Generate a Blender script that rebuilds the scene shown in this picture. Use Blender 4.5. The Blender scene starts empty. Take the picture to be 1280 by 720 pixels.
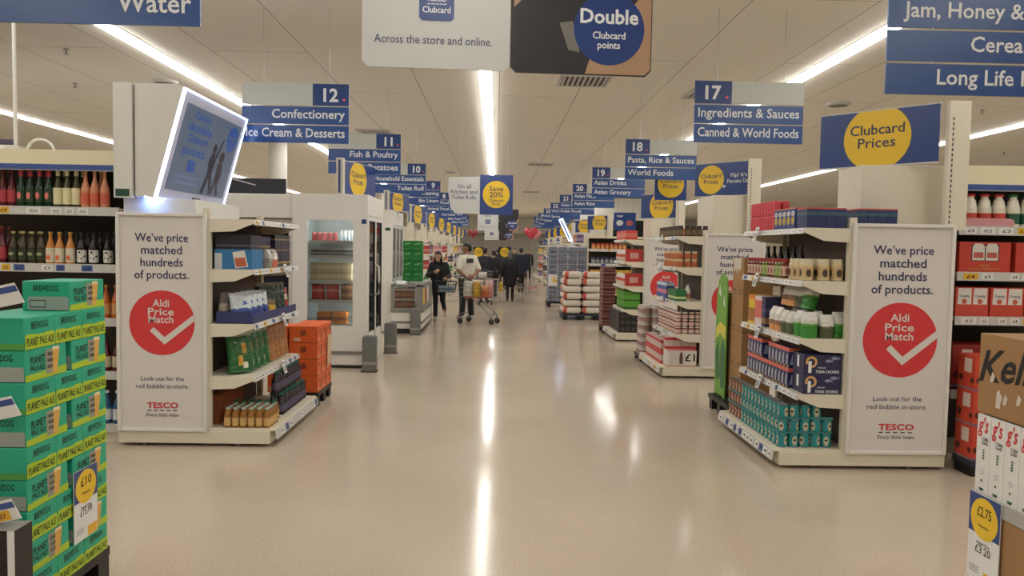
import bpy, math, random
from mathutils import Matrix, Vector
random.seed(7)
SC = bpy.context.scene
COL = SC.collection

# ------------------------------------------------------------------ camera, world, exposure
CAM_H, FOC = 1.70, 940.0          # eye height, focal length in pixels of a 1280 wide frame
ROLL = math.radians(1.0)
_dx = -19 * math.cos(ROLL) - 50 * math.sin(ROLL)
_dy = 19 * math.sin(ROLL) - 50 * math.cos(ROLL)
_yaw = -math.atan(-_dx / FOC)
_pit = math.atan(-_dy / math.hypot(FOC, _dx))
CAM_R = Matrix.Rotation(_yaw, 3, 'Z') @ Matrix.Rotation(math.pi / 2 - _pit, 3, 'X') @ Matrix.Rotation(ROLL, 3, 'Z')
cd = bpy.data.cameras.new('camera')
cam = bpy.data.objects.new('camera', cd)
COL.objects.link(cam)
cam.matrix_world = Matrix.Translation((0, 0, CAM_H)) @ CAM_R.to_4x4()
cd.sensor_width = 36.0
cd.lens = FOC / 1280 * 36.0
cd.clip_start, cd.clip_end = 0.05, 200
SC.camera = cam
SC.view_settings.view_transform = 'Standard'
SC.view_settings.look = 'None'
SC.view_settings.gamma = 1.0
SC.view_settings.use_curve_mapping = False
SC.view_settings.exposure = 0.0
SC.cycles.use_denoising = True
SC.cycles.max_bounces = 8
SC.cycles.diffuse_bounces = 4
SC.cycles.glossy_bounces = 3
SC.cycles.caustics_reflective = False
SC.cycles.caustics_refractive = False
SC.cycles.sample_clamp_indirect = 4.0
world = bpy.data.worlds.new('world')
SC.world = world
world.use_nodes = True
world.node_tree.nodes['Background'].inputs[0].default_value = (0.9, 0.85, 0.75, 1)
world.node_tree.nodes['Background'].inputs[1].default_value = 0.15
STRIP_POWER = 19.5                # radiance of the ceiling light strips
STRIP_TINT = (1.0, 0.975, 0.925)
CEIL = 4.10
AX = 0.19                         # centre line of the main walkway


def at(px, py, Y):
    """the point of the shop at distance Y seen at that place of the 1280x720 picture"""
    d = CAM_R @ Vector(((px - 640) / FOC, (360 - py) / FOC, -1))
    k = Y / d.y
    return Vector((d.x * k, Y, CAM_H + d.z * k))


# ------------------------------------------------------------------ materials
def lin(c):
    c = c / 255.0
    return c / 12.92 if c <= 0.04045 else ((c + 0.055) / 1.055) ** 2.4


MATS = {}


def M(name, rgb=None, rough=0.5, metal=0.0, spec=0.5, noise=0.06, emit=0.0, alpha=1.0, scale=9.0, gain=1.0):
    if name in MATS:
        return MATS[name]
    m = bpy.data.materials.new(name)
    m.use_nodes = True
    nt = m.node_tree
    b = nt.nodes['Principled BSDF']
    c = [min(0.92, lin(x) * gain) for x in rgb]
    b.inputs['Roughness'].default_value = rough
    b.inputs['Metallic'].default_value = metal
    b.inputs['Specular IOR Level'].default_value = spec
    if noise > 0:
        tc = nt.nodes.new('ShaderNodeTexCoord')
        no = nt.nodes.new('ShaderNodeTexNoise')
        no.inputs['Scale'].default_value = scale
        no.inputs['Detail'].default_value = 3
        ra = nt.nodes.new('ShaderNodeMix')
        ra.data_type = 'RGBA'
        ra.inputs[6].default_value = (*[x * (1 - noise) for x in c], 1)
        ra.inputs[7].default_value = (*[min(1, x * (1 + noise)) for x in c], 1)
        nt.links.new(tc.outputs['Object'], no.inputs['Vector'])
        nt.links.new(no.outputs['Fac'], ra.inputs[0])
        nt.links.new(ra.outputs[2], b.inputs['Base Color'])
    else:
        b.inputs['Base Color'].default_value = (*c, 1)
    if emit > 0:
        b.inputs['Emission Color'].default_value = (*[lin(x) for x in rgb], 1)
        b.inputs['Emission Strength'].default_value = emit
    if alpha < 1:
        b.inputs['Alpha'].default_value = alpha
    MATS[name] = m
    return m


def glass(name, tint=(250, 252, 251), clear=0.9):
    """a thin shop window pane: mostly clear, with a faint mirror"""
    if name in MATS:
        return MATS[name]
    m = bpy.data.materials.new(name)
    m.use_nodes = True
    nt = m.node_tree
    nt.nodes.remove(nt.nodes['Principled BSDF'])
    tr = nt.nodes.new('ShaderNodeBsdfTransparent')
    tr.inputs[0].default_value = (*[lin(x) for x in tint], 1)
    gl = nt.nodes.new('ShaderNodeBsdfGlossy')
    gl.inputs['Roughness'].default_value = 0.05
    fr = nt.nodes.new('ShaderNodeFresnel')
    fr.inputs[0].default_value = 1.45
    mx = nt.nodes.new('ShaderNodeMixShader')
    nt.links.new(fr.outputs[0], mx.inputs[0])
    nt.links.new(tr.outputs[0], mx.inputs[1])
    nt.links.new(gl.outputs[0], mx.inputs[2])
    nt.links.new(mx.outputs[0], nt.nodes['Material Output'].inputs[0])
    MATS[name] = m
    return m


# shop fittings
cream = M('cream_paint', (226, 219, 200), 0.45, noise=0.02)
white = M('white_paint', (228, 226, 220), 0.4, noise=0.02)
offw = M('poster_paper', (222, 217, 212), 0.55, noise=0.015)
greyw = M('pale_grey_plastic', (205, 204, 200), 0.4, noise=0.02)
dark = M('dark_back_panel', (58, 50, 46), 0.6)
black = M('black_plastic', (22, 22, 24), 0.45)
shelfbk = M('taupe_back_panel', (96, 84, 76), 0.6)
steel = M('steel', (150, 150, 150), 0.3, 1.0)
wire = M('galvanised_wire', (120, 122, 122), 0.35, 0.8)
bollg = M('grey_rubber', (108, 110, 106), 0.6)
navy = M('sign_blue', (38, 78, 142), 0.28, noise=0.02, spec=0.6)
navyd = M('sign_number_blue', (34, 64, 124), 0.3, noise=0.02, spec=0.6)
board = M('clubboard_blue', (40, 66, 128), 0.3, noise=0.05)
yellow = M('discount_yellow', (236, 196, 44), 0.4, noise=0.02)
inkw = M('white_lettering', (235, 238, 240), 0.4, noise=0)
inkb = M('navy_lettering', (40, 48, 92), 0.5, noise=0)
inkk = M('black_lettering', (24, 24, 26), 0.5, noise=0)
inkr = M('red_lettering', (205, 52, 58), 0.5, noise=0)
red = M('bubble_red', (214, 58, 62), 0.5, noise=0.01)
pink = M('pink_dot', (226, 92, 110), 0.5, noise=0)
tick_w = M('ticket_white', (232, 232, 230), 0.5, noise=0.02)
tick_y = M('ticket_yellow', (228, 176, 52), 0.5, noise=0.02)
tick_b = M('ticket_blue', (62, 86, 150), 0.5, noise=0.02)
cardb = M('brown_cardboard', (158, 120, 78), 0.75, noise=0.06)
cardd = M('brown_cardboard_side', (140, 104, 68), 0.75, noise=0.06)


# ------------------------------------------------------------------ mesh builder
_TXT = {}


def text_mesh(s, bold=0.0, shear=0.0):
    k = (s, bold, shear)
    if k in _TXT:
        return _TXT[k]
    cu = bpy.data.curves.new('t', 'FONT')
    cu.body = s
    cu.size = 1.0
    cu.resolution_u = 2
    cu.offset = bold
    cu.shear = shear
    o = bpy.data.objects.new('t', cu)
    COL.objects.link(o)
    dg = bpy.context.evaluated_depsgraph_get()
    me = o.evaluated_get(dg).to_mesh()
    vs = [tuple(v.co) for v in me.vertices]
    fs = [tuple(p.vertices) for p in me.polygons]
    o.evaluated_get(dg).to_mesh_clear()
    bpy.data.objects.remove(o)
    bpy.data.curves.remove(cu)
    xs = [v[0] for v in vs] or [0]
    _TXT[k] = (vs, fs, min(xs), max(xs))
    return _TXT[k]


class MB:
    def __init__(self):
        self.v, self.f, self.mi, self.mats = [], [], [], []

    def m(self, mat):
        if mat not in self.mats:
            self.mats.append(mat)
        return self.mats.index(mat)

    def add(self, vs, fs, mat, X=None):
        b = len(self.v)
        if X is not None:
            vs = [X @ Vector(v) for v in vs]
        self.v.extend(tuple(v) for v in vs)
        self.f.extend(tuple(b + i for i in f) for f in fs)
        k = self.m(mat)
        self.mi.extend([k] * len(fs))
        return self

    def box(self, x0, x1, y0, y1, z0, z1, mat, X=None):
        if x0 > x1: x0, x1 = x1, x0
        if y0 > y1: y0, y1 = y1, y0
        vs = [(x0, y0, z0), (x1, y0, z0), (x1, y1, z0), (x0, y1, z0), (x0, y0, z1), (x1, y0, z1), (x1, y1, z1), (x0, y1, z1)]
        fs = [(0, 3, 2, 1), (4, 5, 6, 7), (0, 1, 5, 4), (1, 2, 6, 5), (2, 3, 7, 6), (3, 0, 4, 7)]
        return self.add(vs, fs, mat, X)

    def quad(self, a, b, c, d, mat):
        return self.add([a, b, c, d], [(0, 1, 2, 3)], mat)

    def lathe(self, prof, n, c, mat, mats=None, X=None, caps=True):
        """prof: list of (radius, z); mats: one material per segment"""
        vs = []
        for r, z in prof:
            for i in range(n):
                a = 2 * math.pi * i / n
                vs.append((c[0] + r * math.cos(a), c[1] + r * math.sin(a), c[2] + z))
        for k in range(len(prof) - 1):
            fs = []
            for i in range(n):
                j = (i + 1) % n
                fs.append((k * n + i, k * n + j, (k + 1) * n + j, (k + 1) * n + i))
            b = len(self.v)
            mm = mats[k] if mats else mat
            sub = vs[k * n:(k + 2) * n]
            self.add(sub, [tuple(q - k * n for q in f) for f in fs], mm, X)
        if caps:
            self.add(vs[:n], [tuple(reversed(range(n)))], mats[0] if mats else mat, X)
            self.add(vs[-n:], [tuple(range(n))], mats[-1] if mats else mat, X)
        return self

    def tube(self, pts, r, mat, n=6, r2=None):
        pts = [Vector(p) for p in pts]
        vs, fs = [], []
        up = Vector((0, 0, 1))
        for i, p in enumerate(pts):
            t = (pts[min(i + 1, len(pts) - 1)] - pts[max(i - 1, 0)]).normalized()
            a = t.cross(up)
            if a.length < 1e-3:
                a = t.cross(Vector((1, 0, 0)))
            a.normalize()
            b = t.cross(a)
            rr = r if r2 is None else r + (r2 - r) * i / (len(pts) - 1)
            for k in range(n):
                w = 2 * math.pi * k / n
                vs.append(p + a * rr * math.cos(w) + b * rr * math.sin(w))
        for i in range(len(pts) - 1):
            for k in range(n):
                q = (k + 1) % n
                fs.append((i * n + k, i * n + q, (i + 1) * n + q, (i + 1) * n + k))
        fs.append(tuple(range(n)))
        fs.append(tuple(reversed(range((len(pts) - 1) * n, len(pts) * n))))
        return self.add(vs, fs, mat)

    def prism(self, poly, o, u, v, d, mat):
        """poly: 2-D outline in the frame o,u,v; pushed through the vector d"""
        o, u, v, d = Vector(o), Vector(u), Vector(v), Vector(d)
        n = len(poly)
        a = [o + u * p[0] + v * p[1] for p in poly]
        vs = a + [p + d for p in a]
        fs = [tuple(range(n)), tuple(reversed(range(n, 2 * n)))]
        fs += [(i, n + i, n + (i + 1) % n, (i + 1) % n) for i in range(n)]
        return self.add(vs, fs, mat)

    def poly(self, pts, o, u, v, mat):
        o, u, v = Vector(o), Vector(u), Vector(v)
        return self.add([o + u * p[0] + v * p[1] for p in pts], [tuple(range(len(pts)))], mat)

    def disc(self, o, u, v, r, mat, n=40, ry=None):
        ry = ry or r
        return self.poly([(r * math.cos(2 * math.pi * i / n), ry * math.sin(2 * math.pi * i / n)) for i in range(n)], o, u, v, mat)

    def text(self, s, o, u, v, mat, h=None, w=None, al='c', bold=0.012, shear=0.0, sx=1.0):
        """o: baseline point (left, centre or right end); h: font size; w: fits this width"""
        vs, fs, a, b = text_mesh(s, bold, shear)
        if b - a < 1e-6:
            return self
        if h is None:
            h = w / ((b - a) * sx)
        elif w is not None:
            sx = w / ((b - a) * h)
        o, u, v = Vector(o), Vector(u), Vector(v)
        sh = {'l': -a, 'c': -(a + b) / 2, 'r': -b}[al]
        return self.add([o + u * ((p[0] + sh) * h * sx) + v * (p[1] * h) for p in vs], fs, mat)

    def build(self, name, parent=None, bevel=0.0, ang=35):
        me = bpy.data.meshes.new(name)
        off = Vector((0, 0, 0))
        p = parent
        while p is not None and p.parent is not None:
            p = p.parent
        if p is not None:
            off = p.location
        me.from_pydata([tuple(Vector(v) - off) for v in self.v], [], self.f)
        for m in self.mats:
            me.materials.append(m)
        me.polygons.foreach_set('material_index', self.mi)
        me.update()
        me.shade_smooth()
        me.set_sharp_from_angle(angle=math.radians(ang))
        o = bpy.data.objects.new(name, me)
        COL.objects.link(o)
        if parent is not None:
            o.parent = parent
        if bevel:
            b = o.modifiers.new('bevel', 'BEVEL')
            b.width = bevel
            b.segments = 2
            b.limit_method = 'ANGLE'
        return o


def tag(o, label, cat, group=None):
    o['label'] = label
    o['category'] = cat
    if group:
        o['group'] = group
    return o


def thing(name, label, cat, loc=(0, 0, 0), group=None):
    o = bpy.data.objects.new(name, None)
    o.empty_display_size = 0.1
    COL.objects.link(o)
    o.location = loc
    return tag(o, label, cat, group)


def struct(mb, name, **k):
    o = mb.build(name, None, **k)
    o['kind'] = 'structure'
    return o


def copy_tree(o, parent=None):
    c = o.copy()
    COL.objects.link(c)
    if parent is not None:
        c.parent = parent
    for ch in o.children:
        copy_tree(ch, c)
    return c


class Proto:
    """one product kind: the first placing builds it, later ones copy it and its parts"""
    def __init__(self, fn):
        self.fn, self.o = fn, None

    def put(self, loc, rz, label, group=None, tilt=None):
        if self.o is None:
            o = self.o = self.fn()
        else:
            o = copy_tree(self.o)
        o.location = loc
        o.rotation_euler = (tilt or 0.0, 0, rz)
        o['label'] = label
        if group:
            o['group'] = group
        elif 'group' in o:
            del o['group']
        return o


ORD = ['first', 'second', 'third', 'fourth', 'fifth', 'sixth', 'seventh', 'eighth', 'ninth', 'tenth', 'eleventh', 'twelfth',
       'thirteenth', 'fourteenth', 'fifteenth', 'sixteenth', 'seventeenth', 'eighteenth', 'nineteenth', 'twentieth'] + ['%dth' % i for i in range(21, 200)]
UX, UY, UZ = Vector((1, 0, 0)), Vector((0, 1, 0)), Vector((0, 0, 1))

# ------------------------------------------------------------------ the shell of the shop
X0, X1, Y0, Y1 = -16.0, 16.4, -6.0, 64.0


def floor_mat():
    m = bpy.data.materials.new('polished_floor')
    m.use_nodes = True
    nt = m.node_tree
    b = nt.nodes['Principled BSDF']
    tc = nt.nodes.new('ShaderNodeTexCoord')
    n1 = nt.nodes.new('ShaderNodeTexNoise'); n1.inputs['Scale'].default_value = 0.6; n1.inputs['Detail'].default_value = 4
    n2 = nt.nodes.new('ShaderNodeTexNoise'); n2.inputs['Scale'].default_value = 70; n2.inputs['Detail'].default_value = 2
    vo = nt.nodes.new('ShaderNodeTexVoronoi'); vo.inputs['Scale'].default_value = 42
    for n in (n1, n2, vo):
        nt.links.new(tc.outputs['Object'], n.inputs['Vector'])
    r1 = nt.nodes.new('ShaderNodeValToRGB')
    r1.color_ramp.elements[0].position, r1.color_ramp.elements[0].color = 0.3, (lin(192), lin(178), lin(160), 1)
    r1.color_ramp.elements[1].position, r1.color_ramp.elements[1].color = 0.7, (lin(204), lin(190), lin(172), 1)
    nt.links.new(n1.outputs['Fac'], r1.inputs[0])
    r2 = nt.nodes.new('ShaderNodeValToRGB')          # chips of stone in the terrazzo
    r2.color_ramp.elements[0].position, r2.color_ramp.elements[0].color = 0.02, (0.62, 0.58, 0.54, 1)
    r2.color_ramp.elements[1].position, r2.color_ramp.elements[1].color = 0.17, (1, 1, 1, 1)
    nt.links.new(vo.outputs['Distance'], r2.inputs[0])
    mx = nt.nodes.new('ShaderNodeMix'); mx.data_type = 'RGBA'; mx.blend_type = 'MULTIPLY'
    mx.inputs[0].default_value = 0.85
    nt.links.new(r1.outputs[0], mx.inputs[6]); nt.links.new(r2.outputs[0], mx.inputs[7])
    r3 = nt.nodes.new('ShaderNodeValToRGB')
    r3.color_ramp.elements[0].position, r3.color_ramp.elements[0].color = 0.35, (0.9, 0.89, 0.87, 1)
    r3.color_ramp.elements[1].position, r3.color_ramp.elements[1].color = 0.65, (1.04, 1.04, 1.04, 1)
    nt.links.new(n2.outputs['Fac'], r3.inputs[0])
    my = nt.nodes.new('ShaderNodeMix'); my.data_type = 'RGBA'; my.blend_type = 'MULTIPLY'
    my.inputs[0].default_value = 1
    nt.links.new(mx.outputs[2], my.inputs[6]); nt.links.new(r3.outputs[0], my.inputs[7])
    nt.links.new(my.outputs[2], b.inputs['Base Color'])
    n3 = nt.nodes.new('ShaderNodeTexNoise'); n3.inputs['Scale'].default_value = 1.7; n3.inputs['Detail'].default_value = 3
    nt.links.new(tc.outputs['Object'], n3.inputs['Vector'])
    mr = nt.nodes.new('ShaderNodeMapRange')
    mr.inputs['To Min'].default_value, mr.inputs['To Max'].default_value = 0.07, 0.20
    nt.links.new(n3.outputs['Fac'], mr.inputs['Value'])
    nt.links.new(mr.outputs[0], b.inputs['Roughness'])
    bu = nt.nodes.new('ShaderNodeBump'); bu.inputs['Strength'].default_value = 0.035; bu.inputs['Distance'].default_value = 0.02
    n4 = nt.nodes.new('ShaderNodeTexNoise'); n4.inputs['Scale'].default_value = 3.2
    nt.links.new(tc.outputs['Object'], n4.inputs['Vector'])
    nt.links.new(n4.outputs['Fac'], bu.inputs['Height'])
    nt.links.new(bu.outputs[0], b.inputs['Normal'])
    b.inputs['Specular IOR Level'].default_value = 0.20
    return m


def ceiling_mat():
    m = bpy.data.materials.new('ceiling_panels')
    m.use_nodes = True
    nt = m.node_tree
    b = nt.nodes['Principled BSDF']
    tc = nt.nodes.new('ShaderNodeTexCoord')
    mp = nt.nodes.new('ShaderNodeMapping')
    mp.inputs['Rotation'].default_value = (0, 0, math.pi / 2)
    br = nt.nodes.new('ShaderNodeTexBrick')
    br.offset = 0.5
    br.inputs['Color1'].default_value = (lin(246), lin(242), lin(232), 1)
    br.inputs['Color2'].default_value = (lin(243), lin(239), lin(229), 1)
    br.inputs['Mortar'].default_value = (lin(165), lin(158), lin(145), 1)
    br.inputs['Scale'].default_value = 1.0
    br.inputs['Mortar Size'].default_value = 0.006
    br.inputs['Brick Width'].default_value = 4.8
    br.inputs['Row Height'].default_value = 1.2
    nt.links.new(tc.outputs['Object'], mp.inputs[0])
    nt.links.new(mp.outputs[0], br.inputs['Vector'])
    nt.links.new(br.outputs[0], b.inputs['Base Color'])
    b.inputs['Roughness'].default_value = 0.7
    return m


FLOOR, CEILM = floor_mat(), ceiling_mat()
struct(MB().box(X0 - .2, X1 + .2, Y0 - .2, Y1 + .2, -0.12, 0.0, FLOOR), 'floor')
struct(MB().box(X0 - .2, X1 + .2, Y0 - .2, Y1 + .2, CEIL, CEIL + .12, CEILM), 'ceiling')
wallm = M('wall_paint', (196, 190, 172), 0.7, noise=0.03)
struct(MB().box(X0 - .2, X0, Y0, Y1, 0, CEIL, wallm), 'wall_left')
struct(MB().box(X1, X1 + .2, Y0, Y1, 0, CEIL, wallm), 'wall_right')
struct(MB().box(X0, X1, Y1, Y1 + .2, 0, CEIL, M('far_wall_paint', (244, 242, 236), .7)), 'wall_far')
struct(MB().box(X0, X1, Y0 - .2, Y0, 0, CEIL, wallm), 'wall_behind')
struct(MB().box(X0, X1, Y1 - 3.0, Y1, 2.9, CEIL, M('bulkhead_paint', (236, 233, 224), .7)), 'wall_bulkhead')

# round columns that carry the roof
colm = M('column_paint', (206, 204, 194), 0.55, noise=0.02)
for i, (x, y) in enumerate(((-5.2, 18.0), (-5.2, 34.0), (6.0, 26.0))):
    struct(MB().lathe([(.21, 0), (.21, CEIL)], 24, (x, y, 0), colm), 'column_%d' % (i + 1))

# ------------------------------------------------------------------ ceiling lights
strip_mat = bpy.data.materials.new('light_strip_diffuser')
strip_mat.use_nodes = True
_nt = strip_mat.node_tree
_nt.nodes.remove(_nt.nodes['Principled BSDF'])
_em = _nt.nodes.new('ShaderNodeEmission')
_em.inputs[0].default_value = (*STRIP_TINT, 1)
_em.inputs[1].default_value = STRIP_POWER
_nt.links.new(_em.outputs[0], _nt.nodes['Material Output'].inputs[0])
strip_mat.cycles.emission_sampling = 'FRONT'
STRIPS = [(-9.3, 'strip over the far west side'), (-4.38, 'strip beside the tilted screen'), (-0.2, 'strip over the middle walkway'),
          (4.12, 'strip beside the cereal sign'), (9.45, 'strip beyond the milk shelves')]


def light_seg():
    t = thing('ceiling_light', '', 'ceiling light')
    h = MB()
    for s in (-1, 1):
        h.box(s * .080, s * .105, -.995, .995, -.006, 0, white)
    for e in (-1, 1):
        h.box(-.080, .080, e * .986, e * .995, -.03, 0, white)
    h.build('housing', t)
    MB().prism([(-.078, -.004), (-.066, -.034), (.066, -.034), (.078, -.004)], (0, -.985, 0), UX, UZ, UY * 1.97, strip_mat).build('diffuser', t)  # shaped to hang below the ceiling so its sides light the panels
    return t


PL = Proto(light_seg)
for x, where in STRIPS:
    for i in range(29):
        y = -3.0 + i * 2.0
        PL.put((x, y, CEIL - .001), 0, 'white linear ceiling light, %s segment along the %s' % (ORD[i], where))


def vent():
    t = thing('ceiling_vent', '', 'vent')
    w, l = .36, .34
    m = MB()
    for a in (-1, 1):
        m.box(a * w, a * (w - .04), -l, l, -.02, 0, greyw)
        m.box(-w, w, a * l, a * (l - .04), -.02, 0, greyw)
    m.build('frame', t)
    MB().box(-w + .03, w - .03, -l + .03, l - .03, -.004, 0, dark).build('backing', t)
    s = MB()
    for i in range(9):
        x = -w + .07 + i * (2 * w - .14) / 8
        s.box(x - .018, x + .018, -l + .04, l - .04, -.016, -.006, greyw)
    s.build('grille', t)
    return t


PV = Proto(vent)
for i, (x, y) in enumerate(((1.2, 10.8), (1.2, 21.5), (1.4, 32.0), (-2.6, 16.0), (3.2, 11.5))):
    PV.put((x, y, CEIL - .001), 0, 'slatted air vent in the ceiling, ' + ['behind the dark half of the big banner', 'between the save banner and sign nineteen', 'deep in the shop above distant shoppers',
           'above the aisle signs ten and eleven', 'above the ingredients and sauces sign'][i])


def speaker():
    t = thing('ceiling_speaker', '', 'speaker')
    MB().lathe([(.19, 0), (.18, -.03), (.15, -.045)], 24, (0, 0, 0), greyw).build('rim', t)
    MB().lathe([(.14, -.046), (.02, -.05)], 24, (0, 0, 0), M('speaker_mesh', (120, 116, 106), .6)).build('speaker_mesh', t)
    return t


PS = Proto(speaker)
for i, (x, y) in enumerate(((5.4, 12.0), (-4.98, 11.45), (-1.5, 24.0))):
    PS.put((x, y, CEIL - .001), 0, 'round flat speaker on the ceiling ' + ['above the big yellow discount sign', 'above the tilted lit screen', 'far off above the walkway'][i])


def sprinkler():
    t = thing('sprinkler', '', 'sprinkler')
    MB().lathe([(.035, 0), (.035, -.01), (.012, -.012), (.012, -.06), (.03, -.064), (.03, -.07)], 10, (0, 0, 0), steel).build('head', t)
    return t


PR = Proto(sprinkler)
for i, (px, py) in enumerate(((83, 61), (94, 104), (1228, 137), (1181, 58), (975, 235), (840, 215), (1255, 190))):
    d = at(px, py, 10.0) - Vector((0, 0, CAM_H))
    k = (CEIL - CAM_H) / d.z
    PR.put((d.x * k, 10.0 * k, CEIL - .001), 0, 'small metal sprinkler head on the ceiling ' + ['high over the bottle shelves', 'just above the white display column', 'between milk sign and its ceiling strip',
           'behind the jam and cereal sign', 'beyond the pink packs on top', 'beyond sign eighteen', 'over the milk bottle shelf'][i])

# ------------------------------------------------------------------ shelving at the ends of the aisles
def strip_mb(x, s, y0, y1, z, seed, h=.045):
    """a price strip along a shelf edge that looks into the walkway: white, with printed tickets"""
    r = random.Random(seed)
    m = MB()
    a, b = Vector((x - s * .004, y0, z - h * .75)), Vector((x + s * .010, y0, z + h * .25))
    L = y1 - y0
    m.add([a, a + UY * L, b + UY * L, b, a + UX * s * .012, a + UX * s * .012 + UY * L, b + UX * s * .012 + UY * L, b + UX * s * .012],
          [(0, 1, 2, 3), (4, 7, 6, 5), (0, 4, 5, 1), (3, 2, 6, 7), (0, 3, 7, 4), (1, 5, 6, 2)], greyw)
    n = (b - a).cross(UY).normalized()
    if n.x * s > 0:
        n = -n
    y = y0 + .03
    while y < y1 - .1:
        w = r.choice((.05, .07, .08))
        if r.random() < .8:
            mt = r.choice((tick_w, tick_w, tick_y, tick_w, tick_w, tick_w, tick_b))
            o = a + UY * (y - y0) + n * .0015
            e = (b - a)
            m.quad(o + e * .12, o + UY * w + e * .12, o + UY * w + e * .88, o + e * .88, mt)
            m.quad(o + UY * .008 + e * .4 + n * .001, o + UY * w * .6 + e * .4 + n * .001, o + UY * w * .6 + e * .6 + n * .001, o + UY * .008 + e * .6 + n * .001, inkk)
        y += w + r.choice((.01, .03, .06))
    return m


def hang_card(x, s, y, z, k=1.0):
    """a slanted printed card on a shelf edge"""
    m = MB()
    w, h = .085 * k, .12 * k
    a = Vector((x - s * .006, y, z + .03))
    d = Vector((-s * .035, 0, -h))
    t = UX * s * .004
    m.add([a, a + UY * w, a + UY * w + d, a + d, a + t, a + t + UY * w, a + t + UY * w + d, a + t + d],
          [(0, 1, 2, 3), (4, 7, 6, 5), (0, 4, 5, 1), (3, 2, 6, 7), (0, 3, 7, 4), (1, 5, 6, 2)], tick_w)
    p = Vector((-s * .0015, 0, 0))
    m.quad(a + p + d * .45 + UY * .012, a + p + d * .45 + UY * (w - .012), a + p + d * .9 + UY * (w - .012), a + p + d * .9 + UY * .012, M('ticket_print_grey', (150, 152, 156), .5))
    m.quad(a + p + d * .15 + UY * .012, a + p + d * .15 + UY * (w - .03), a + p + d * .28 + UY * (w - .03), a + p + d * .28 + UY * .012, inkb)
    return m


def poster_art(x0, x1, y, z0, z1, plain=False):
    """the printed sheet: headline, red bubble with its tick, small print"""
    m = MB()
    cx, W, H = (x0 + x1) / 2, x1 - x0, z1 - z0
    m.box(x0, x1, y, y + .006, z0, z1, offw)
    f = y - .002
    Z = lambda t: z1 - H * t
    for k, (t, w) in enumerate((('We\u2019ve price', .64), ('matched', .49), ('hundreds', .51), ('of products.', .655))):
        m.text(t, (cx, f, Z(.118 + .058 * k)), UX, UZ, inkb, h=.098, w=W * w, bold=.012)
    c = Vector((cx, f, Z(.5)))
    R = W * .395
    m.disc(c, UX, UZ, R, red, 56)
    g = f - .0015
    for t, z, w in (('Aldi', .50, .20), ('Price', .24, .31), ('Match', .0, .30)):
        m.text(t, (cx - R * .03, g, c.z + R * z), UX, UZ, offw, w=W * w, h=.085, bold=.016)
    ck = [(-.37, -.25), (-.25, -.13), (.08, -.44), (.96, .26), (1.0, .07), (.08, -.67)]
    m.poly([(p[0] * R, p[1] * R) for p in ck][::-1], (c.x, g - .001, c.z), UX, UZ, offw)
    for k, (t, w) in enumerate((('Look out for the', .52), ('red bubble in-store.', .64))):
        m.text(t, (cx, f, Z(.775 + .036 * k)), UX, UZ, inkb, w=W * w, h=.055, bold=0)
    m.text('TESCO', (cx, f, Z(.905)), UX, UZ, inkr, w=W * .38, h=.066, bold=.03)
    for k in range(5):
        a = cx - W * .19 + k * W * .078
        m.poly([(0, 0), (.034, 0), (.040, .008), (.006, .008)], (a, f, Z(.919)), UX, UZ, inkb)
    m.text('Every little helps', (cx, f, Z(.945)), UX, UZ, inkk, w=W * .40, h=.04, bold=0, shear=.3)
    return m


SHELF_Z = (.59, 1.03, 1.485, 1.90)


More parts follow.
